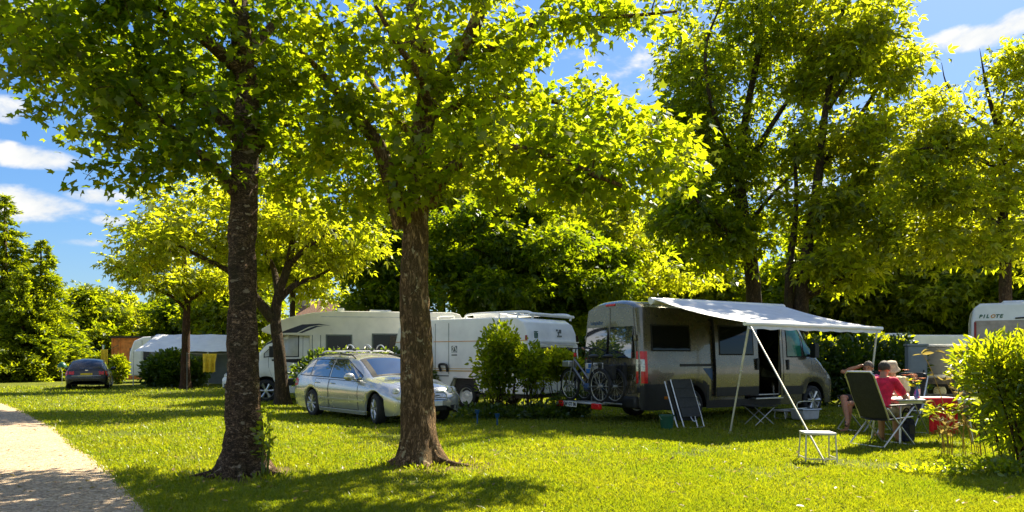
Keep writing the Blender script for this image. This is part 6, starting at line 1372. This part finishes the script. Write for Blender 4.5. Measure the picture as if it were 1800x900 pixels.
def vase():
    root = thing('flower_vase', 'blue glass vase of orange lilies on the pale table', 'vase', on_table(-.20, -.20), 0)
    m = MB(); m.lathe([(.0, 0), (.034, 0), (.040, .03), (.036, .09), (.020, .14), (.022, .19), (.017, .19), (.015, .14), (.03, .08), (0, .01)], n=18); m.build('vase_body', MATS['blue_glass'], root)
    rg = np.random.default_rng(5); st = MB(); fl = MB(); f2 = MB(); LP = []; LA = []
    for k in range(11):
        e = Vector((rg.normal(0, .085) - .03, rg.normal(0, .07), .27 + rg.uniform(0, .20))); st.tube(bez((0, 0, .06), (0, 0, .2), e - Vector((0, 0, .06)), e, 5), .003, 5)
        for j in range(6):
            a = j * PI / 3 + k; d = Vector((math.cos(a), math.sin(a), .35)).normalized(); n_ = Vector((-math.sin(a), math.cos(a), 0)); p = e
            (fl if k % 2 else f2).add([p, p + d * .035 + n_ * .015, p + d * .07 - Vector((0, 0, .012)), p + d * .035 - n_ * .015], [(0, 1, 2, 3)])
        LP.append(np.array(e) * .75); LA.append(np.array([math.cos(k), math.sin(k), .3]))
    st.build('stems', MATS['green_plastic'], root); fl.build('flowers', MATS['flower_orange'], root, smooth=0); f2.build('flowers', MATS['flower_peach'], root, smooth=0)
    link_mesh('leaves', leaf_mesh('leaves', np.array(LP), np.array(LA), .11, 'blade', MATS['leaf_hedge'], rg, .3), root)
vase()
def bottle(label, p, col, h=.26):
    root = thing('bottle', label, 'bottle', p, 0)
    m = MB(); m.lathe([(0, 0), (.033, 0), (.035, .01), (.035, h * .58), (.014, h * .76), (.013, h * .95), (0, h * .95)], n=16); m.build('bottle_body', MATS[col], root)
    m = MB(); m.lathe([(.0355, h * .2), (.0358, h * .5)], n=16); m.build('bottle_label', MATS['paper'], root)
    m = MB(); m.lathe([(.015, h * .95), (.015, h), (0, h)], n=12); m.build('cap', MATS['black_plastic'], root)
bottle('dark bottle with pale label next to the blue vase', on_table(-.09, -.06), 'glass_green', .29)
for k, (x, y, a, lab) in enumerate(((.16, -.02, .3, 'white paper sheets spread on the middle of the table'), (.33, -.22, -.4, 'white open magazine at the right end of the table'))):
    pp = thing('paper_sheets', lab, 'paper', on_table(x, y), a)
    m = MB(); m.grid([[(u, v, .004 + .010 * abs(math.sin(4 * u)) + .002 * k) for v in (-.12, 0, .12)] for u in np.linspace(-.18, .18, 9)]); m.build('top_sheet', MATS['paper'], pp, solid=.003)
    m = MB(); m.box((.03, .02, .002), (.30, .20, .003), rz=.25); m.build('lower_sheet', MATS['paper'], pp)
def cloth(name, label, cat, m, o, rz, w_, drop, over, folds=5, amp=.018, fringe=False):
    root = thing(name, label, cat, o, rz); rows = []
    prof = [(over * (1 - t), 0.012) for t in np.linspace(0, 1, 5)] + [(-.012 - .012 * t, -drop * t) for t in np.linspace(.04, 1, 12)]
    for k, (yy, z) in enumerate(prof):
        f = min(1, max(0, (k - 4) / 6)); rows.append([(u * w_ / 2 * (1 - .08 * f), yy - f * amp * (1 + math.sin(u * folds * 2.6)), z + (.012 * math.sin(u * 9) if k == len(prof) - 1 else 0)) for u in np.linspace(-1, 1, 31)])
    MB().grid(rows).build('cloth_sheet', MATS[m], root, smooth=70, solid=.008)
    if fringe:
        f = MB()
        for u in np.linspace(-.98, .98, 26): x = u * w_ / 2 * .92; y = -.024 - amp * (1 + math.sin(u * folds * 2.6)); f.tube([(x, y, -drop), (x + .004 * math.sin(u * 40), y, -drop - .05)], .004, 4)
        f.build('fringe', MATS[m], root)
    return root
cloth('red_cloth', 'crimson cloth hanging over the near edge of the table', 'cloth', 'red_cloth', on_table(.08, -.412, .008), R(4), .50, .50, .25, fringe=True)
bgo = Vector((6.40, 12.0, 0)); bg_r = thing('shoulder_bag', 'dark patterned bag slumped beside the table leg, left of the red cloth', 'bag', bgo, R(20))
m = MB(); m.box((0, 0, .20), (.24, .16, .38)); m.build('bag_body', MATS['navy_cloth'], bg_r, bevel=.05, segs=3); m = MB(); m.tube(bez((-.09, 0, .37), (-.08, 0, .62), (.08, 0, .62), (.09, 0, .37), 8), .012, 6); m.build('strap', MATS['navy_cloth'], bg_r)
m = MB(); m.box((.03, -.083, .22), (.13, .014, .15)); m.build('pocket', MATS['mesh_grey'], bg_r, bevel=.02)
# things by the campervan
def bucket(label, o, m, r=.14, h=.28):
    root = thing('bucket', label, 'bucket', o, 0)
    q = MB(); q.lathe([(0, .012), (r * .74, .012), (r * .74, 0), (r * .78, 0), (r * .95, h * .9), (r * 1.08, h * .92), (r * 1.08, h), (r * .96, h), (r * .92, h * .9), (r * .72, .03), (0, .03)], n=24); q.build('bucket_body', MATS[m], root)
    q = MB(); q.tube([(r * 1.06 * math.cos(a), -r * .5 * math.sin(a) - .02, h - .02 - .09 * math.sin(a)) for a in np.linspace(0, PI, 12)], .004, 5); q.build('handle', MATS['aluminium'], root)
    return root
bucket('dark green bucket on the grass by the campervan bumper', G(1172, 755), 'green_plastic')
def tub():
    o = G(1415, 739); root = thing('plastic_tub', 'grey wash tub with upright handle by the campervan front wheel', 'tub', o, vrz)
    q = MB(); q.prism([(-.24, .02), (.24, .02), (.29, .24), (-.29, .24)], -.17, .17); q.build('tub_body', MATS['grey_plastic'], root, bevel=.035, segs=3)
    q = MB(); q.tube([(-.30, -.18, .245), (.30, -.18, .245), (.30, .18, .245), (-.30, .18, .245)], .014, 6, closed=True); q.build('rim', MATS['aluminium'], root)
    q = MB(); q.box((0, 0, .237), (.5, .30, .015)); q.build('water', MATS['cyan_water'], root)
    q = MB(); q.tube(crom([(-.27, 0, .25), (-.22, 0, .40), (.22, 0, .40), (.27, 0, .25)], 5), .010, 6); q.build('handle', MATS['aluminium'], root)
tub()
def low_table():
    o = G(1335, 747); root = thing('folding_table', 'low dark folding table with crossed legs by the open van door', 'table', o, vrz - R(8))
    q = MB(); q.box((0, 0, .39), (.62, .38, .025)); q.build('tabletop', MATS['black_plastic'], root, bevel=.006)
    for y in (-.16, .16):
        for s_ in (-1, 1): q = MB(); q.tube([(s_ * .26, y, .38), (-s_ * .24, y, .01)], .010, 6); q.build('leg', MATS['aluminium'], root)
low_table()
mb_o = G(1380, 740) ; mr = thing('door_step_stool', 'flat grey step in the shade under the open van door', 'step', VW(3.72, -1.55, 0), vrz)
q = MB(); q.box((0, 0, .19), (.50, .32, .035)); q.build('tread', MATS['grey_plastic'], mr, bevel=.01)
for x in (-.2, .2): q = MB(); q.tube([(x, -.13, .18), (x, -.15, .01)], .012, 6); q.tube([(x, .13, .18), (x, .15, .01)], .012, 6); q.tube([(x, -.15, .015), (x, .15, .015)], .012, 6); q.build('leg', MATS['aluminium'], mr)
for x, y, lab, h_ in ((839, 746, 'blue tap head on a short stake left of the tall shrub', .26), (874, 748, 'slim blue garden stake at the foot of the tall shrub', .20)):
    t_ = thing('garden_tap', lab, 'tap', G(x, y), 0); q = MB(); q.tube([(0, 0, 0), (0, 0, h_)], .018, 8); q.build('stake', MATS['blue_plastic'], t_)
    q = MB(); q.lathe([(0, h_ - .03), (.03, h_ - .03), (.05, h_ + .04), (.055, h_ + .04), (.034, h_ - .04)], n=14); q.build('cup', MATS['blue_plastic'], t_)
# right side: utility cabinet, grey trailer, caravans behind the hedge, wooden post
uc = thing('utility_cabinet', 'tall grey electric cabinet on a concrete foot beyond the straw hat', 'cabinet', GX(1610, 19.0), R(-14))
q = MB(); q.box((0, 0, .98), (.44, .34, 1.36)); q.build('cabinet_body', MATS['utility_grey'], uc, bevel=.015)
q = MB(); q.box((0, 0, 1.685), (.50, .40, .05)); q.build('cap', MATS['utility_grey'], uc, bevel=.01); q = MB(); q.box((0, -.02, .15), (.52, .42, .30)); q.build('concrete_foot', MATS['concrete'], uc, bevel=.01)
q = MB(); q.box((0, -.178, 1.0), (.36, .014, 1.18)); qo = q.build('cabinet_door', MATS['utility_grey'], uc, bevel=.006); q = MB(); q.box((.13, -.19, 1.0), (.03, .02, .1)); q.build('handle', MATS['black_plastic'], qo)
gt = thing('box_trailer', 'grey box trailer with pale lid behind the electric cabinet', 'trailer', GX(1662, 22.5), R(-4))
q = MB(); q.box((0, 0, 1.15), (2.0, 1.2, 1.05)); q.build('box', MATS['trailer_grey'], gt, bevel=.02); q = MB(); q.box((0, 0, 1.715), (2.08, 1.28, .07)); q.build('lid', MATS['tent_white'], gt, bevel=.02)
q = MB(); q.box((0, -.62, .80), (2.02, .05, .10)); q.build('side_rail', MATS['aluminium'], gt); q = MB(); q.box((0, 0, .55), (1.9, 1.1, .12)); q.build('chassis', MATS['seal'], gt)
for y in (-.62, .62): wheel(gt, (.1, y, .30), .30, .18, 'steel', 0, -1 if y < 0 else 1)
pb = thing('park_bench', 'weathered plank bench just right of the electric cabinet', 'bench', GX(1655, 17.8), R(-8))
q = MB(); q.box((0, 0, .46), (1.3, .34, .05)); q.build('seat', MATS['post_wood'], pb, bevel=.008); q = MB(); q.box((0, .20, .80), (1.3, .04, .16)); q.build('backrest', MATS['post_wood'], pb, bevel=.008)
for x in (-.5, .5): q = MB(); q.box((x, 0, .22), (.08, .30, .44)); q.box((x, .20, .62), (.07, .05, .36)); q.build('leg', MATS['concrete'], pb)
def plain_caravan(label, o, rz, Lc, Ht, Wd, lettered=False):
    root = thing('caravan', label, 'caravan', o, rz)
    prof = [(0, .4), (0, Ht - .45), (.05, Ht - .12), (.2, Ht), (Lc - .3, Ht), (Lc, Ht - .35), (Lc, .4)]
    q = MB(); q.prism(prof, 0, Wd); bo = q.build('body', MATS['paint_white'], root, bevel=.06, segs=3)
    q = MB(); q.box((Lc / 2, -.004, Ht - .92), (Lc - .16, .012, .95)); q.build('beige_band', MATS['band_beige'], bo)
    q = MB(); q.box((Lc * .5, -.022, 1.4), (.9, .03, .6)); qo = q.build('window', MATS['glass_dark'], bo, bevel=.01)
    q = MB(); q.box((1.15, .9, Ht + .05), (.85, .7, .07)); q.build('roof_hatch', MATS['tent_white'], bo, bevel=.02)
    wheel(root, (Lc * .5, .12, .32), .32, .18, 'steel', 0, -1)
    q = MB(); q.box((Lc / 2, Wd / 2, .36), (Lc * .9, Wd * .8, .08)); q.build('underbody', MATS['seal'], root)
    if lettered:
        q = MB(); q.box((.09, -.014, Ht - .78), (.05, .02, .6)); q.build('red_reflector', MATS['ink_red'], bo)
        x = .17
        for chx, mm in (('P', 'ink_green'), ('I', 'ink_green'), ('L', 'ink_green'), ('O', 'ink_orange'), ('T', 'ink_green'), ('E', 'ink_green')):
            text_obj(chx, 'lettering', MATS[mm], bo, (x, -.006, Ht - .34), (R(90), 0, 0), .125, shear=.25, align='LEFT', bold=.005); x += .065 if chx == 'I' else .092 if chx != 'O' else .105
        q = MB(); q.tube([(.95, -.02, Ht - .40), (1.3, -.03, Ht - .38), (1.8, -.02, Ht - .38)], .02, 6); q.ball((1.22, -.02, Ht - .38), (.07, .03, .06), 10); q.build('awning_light', MATS['black_plastic'], bo)
    return root
plain_caravan('white caravan lettered in green and orange, top showing over the right hedge', GX(1707, 19.2), R(-30), 5.0, 2.76, 2.2, True)
plain_caravan('white caravan roof barely showing behind the dark hedge', GX(1545, 31), R(4), 4.6, 2.30, 2.1)
wp = thing('wooden_post', 'brown wooden post at the right photo edge inside the hedge', 'post', GX(1797, 9.5), 0); q = MB(); q.box((0, 0, .42), (.09, .09, .84)); q.build('shaft', MATS['post_wood'], wp, bevel=.01); q = MB(); q.prism([(-.05, .84), (.05, .84), (0, .88)], -.05, .05); q.build('cap', MATS['post_wood'], wp)
bb_ = thing('plastic_bag', 'crumpled blue bag under the near hedge', 'bag', Vector((6.02, 9.15, 0)), 0); q = MB(); q.ball((0, 0, .07), (.13, .09, .075), 14); q.ball((.08, .02, .10), (.06, .05, .06), 10); fuse(q, 'crumpled_sheet', MATS['blue_plastic'], bb_, .012, 2)

# ------------------------------------------------------------------ left distance
def dark_car():
    d = 30.6; o = GX(152, d); rz = math.atan2(1, -.50)
    root, b = estate('dark navy car seen from behind on the far lawn', o, rz, 'paint_navy')
    for ch in list(root.children):
        if ch.name.split('.')[0] in ('roof_rail', 'roof_bar'): bpy.data.objects.remove(ch)
        elif ch.name.split('.')[0] == 'number_plate': ch.data.materials[0] = MATS['plate_yellow']
    root.scale = (.9, .9, .88)
    q = MB(); q.box((b.end_x(0, .92, False) - .012, 0, .92), (.02, .12, .04)); q.build('emblem', MATS['chrome'], root)
    q = MB(); q.tube([(b.end_x(y, .66, False) - .01, y, .66) for y in np.linspace(-.6, .6, 9)], .012, 6); q.build('bumper_trim', MATS['chrome'], root)
dark_car()
root, b = estate('white car almost hidden behind the dark scaly trunk', GX(414, 27.0) + Vector((.45, .89, 0)) * 4.1, math.atan2(-.89, -.45), 'paint_white'); root.scale = (.86, .95, 1.0)
sh = thing('garden_shed', 'orange brown wooden shed with flat dark roof by the far caravan', 'shed', GX(197, 45), R(8))
q = MB(); q.box((1.5, 1.2, 1.25), (3.0, 2.4, 2.5)); q.build('wall', MATS['shed_wood'], sh)
q = MB(); q.box((1.5, 1.2, 2.56), (3.3, 2.7, .12)); q.build('roof', MATS['roof_felt'], sh)
for x in (.03, .42, 1.5, 2.97): q = MB(); q.box((x, -.02, 1.25), (.12, .05, 2.5)); q.build('trim_board', MATS['shed_wood'], sh)
q = MB(); q.box((2.2, -.015, 1.05), (.85, .04, 2.0)); qo = q.build('door', MATS['shed_wood'], sh, bevel=.01); q = MB(); q.box((1.88, -.05, 1.05), (.04, .04, .16)); q.build('handle', MATS['black_plastic'], qo)
def awning_tent():
    o = GX(258, 36.5); root = thing('awning_tent', 'long white tent roof beside the round bush and slender tree', 'tent', o, R(2)); W_ = 5.2
    rows = []
    for i in range(9):
        t = i / 8; rows.append([(u * W_ + .25 * t * (1 if u == 0 else 0), -1.4 + 1.9 * t, 1.62 + .86 * t - .04 * math.sin(PI * t) + .02 * math.sin(u * 25)) for u in np.linspace(0, 1, 15)])
    MB().grid(rows).build('roof_sheet', MATS['tent_white'], root, smooth=60, solid=.01)
    for x in (0, 1.75, 3.5, W_): q = MB(); q.tube([(x, -1.4, 0), (x, -1.4, 1.62)], .025, 8); q.build('pole', MATS['aluminium'], root)
    q = MB(); q.grid([[(u * W_, .45, z) for u in (0, 1)] for z in (0.02, 2.4)]); q.build('rear_sheet', MATS['utility_grey'], root, solid=.01)
awning_tent()
def washing():
    d = 29; o = GX(369, d); root = thing('drying_line', 'thin washing line between two poles near the dark scaly trunk', 'line', o, 0)
    for x in (-.9, 1.2): q = MB(); q.tube([(x, 0, 0), (x, 0, 1.55)], .012, 6); q.build('pole', MATS['ink_grey'], root)
    q = MB(); q.tube(bez((-.9, 0, 1.52), (-.3, 0, 1.46), (.5, 0, 1.46), (1.2, 0, 1.52), 8), .005, 4); q.build('cord', MATS['paper'], root)
    cloth('yellow_towel', 'yellow towel hung out beside the round bush', 'towel', 'yellow_towel', o + Vector((0, 0, 1.475)), 0, .56, .70, .06, 3, .05)
washing()
hs_ = thing('house', 'distant house with brown tiled roof and chimneys above the motorhome', 'house', GX(590, 64), R(12))
q = MB(); q.box((0, 0, 2.0), (6.5, 5, 4.0)); q.build('wall', MATS['wall_render'], hs_)
q = MB(); q.prism([(-2.9, 3.95), (2.9, 3.95), (0, 6.2)], -3.5, 3.5, 'YZ'); ro = q.build('roof', MATS['roof_tile'], hs_)
for x in (1.4, -2.4): q = MB(); q.box((x, -.4, 5.9), (.7, .6, 1.7)); q.build('chimney', MATS['wall_render'], ro)
for x in (-1.8, 1.5): q = MB(); q.box((x, -2.52, 2.6), (1.0, .06, 1.2)); q.build('window', MATS['glass_dark'], hs_)
gs_ = thing('plant_stand', 'thin stand with a green dome left of the dark car', 'stand', GX(109, 37), 0); q = MB(); q.tube([(0, 0, 0), (.02, 0, .6), (-.1, 0, .85)], .015, 6); q.build('pole', MATS['aluminium'], gs_); q = MB(); q.lathe([(0, 1.12), (.12, 1.07), (.2, .95), (.21, .85), (.19, .85), (0, 1.05)], n=14); q.build('dome', MATS['green_plastic'], gs_)
pc = thing('garden_chair', 'white plastic garden chair in front of the brown shed', 'chair', GX(192, 38), R(200))
q = MB(); q.box((0, 0, .42), (.46, .46, .04)); q.build('seat', MATS['paint_white'], pc, bevel=.015); q = MB(); q.box((-.24, 0, .68), (.04, .44, .50), ry=-.15); q.build('backrest', MATS['paint_white'], pc, bevel=.015)
for x in (-.2, .2):
    for y in (-.2, .2): q = MB(); q.tube([(x, y, .42), (x * 1.2, y * 1.15, 0)], .022, 6); q.build('leg', MATS['paint_white'], pc)
rd = thing('rotary_dryer', 'leaning rotary dryer with a yellow cloth between dark car and shed', 'dryer', GX(181, 39.5), 0); q = MB(); q.tube([(0, 0, 0), (0, 0, 2.0)], .025, 8); q.build('pole', MATS['aluminium'], rd)
q = MB()
for a in range(4): q.tube([(0, 0, 1.6), (.75 * math.cos(a * PI / 2 + .4), .75 * math.sin(a * PI / 2 + .4), 2.0)], .012, 6)
q.build('arms', MATS['green_plastic'], rd)
cloth('hanging_cloth', 'narrow yellow cloth on the rotary dryer', 'cloth', 'yellow_towel', GX(183.5, 39.2) + Vector((0, 0, 1.75)), .2, .32, 1.15, .05, 2, .04)
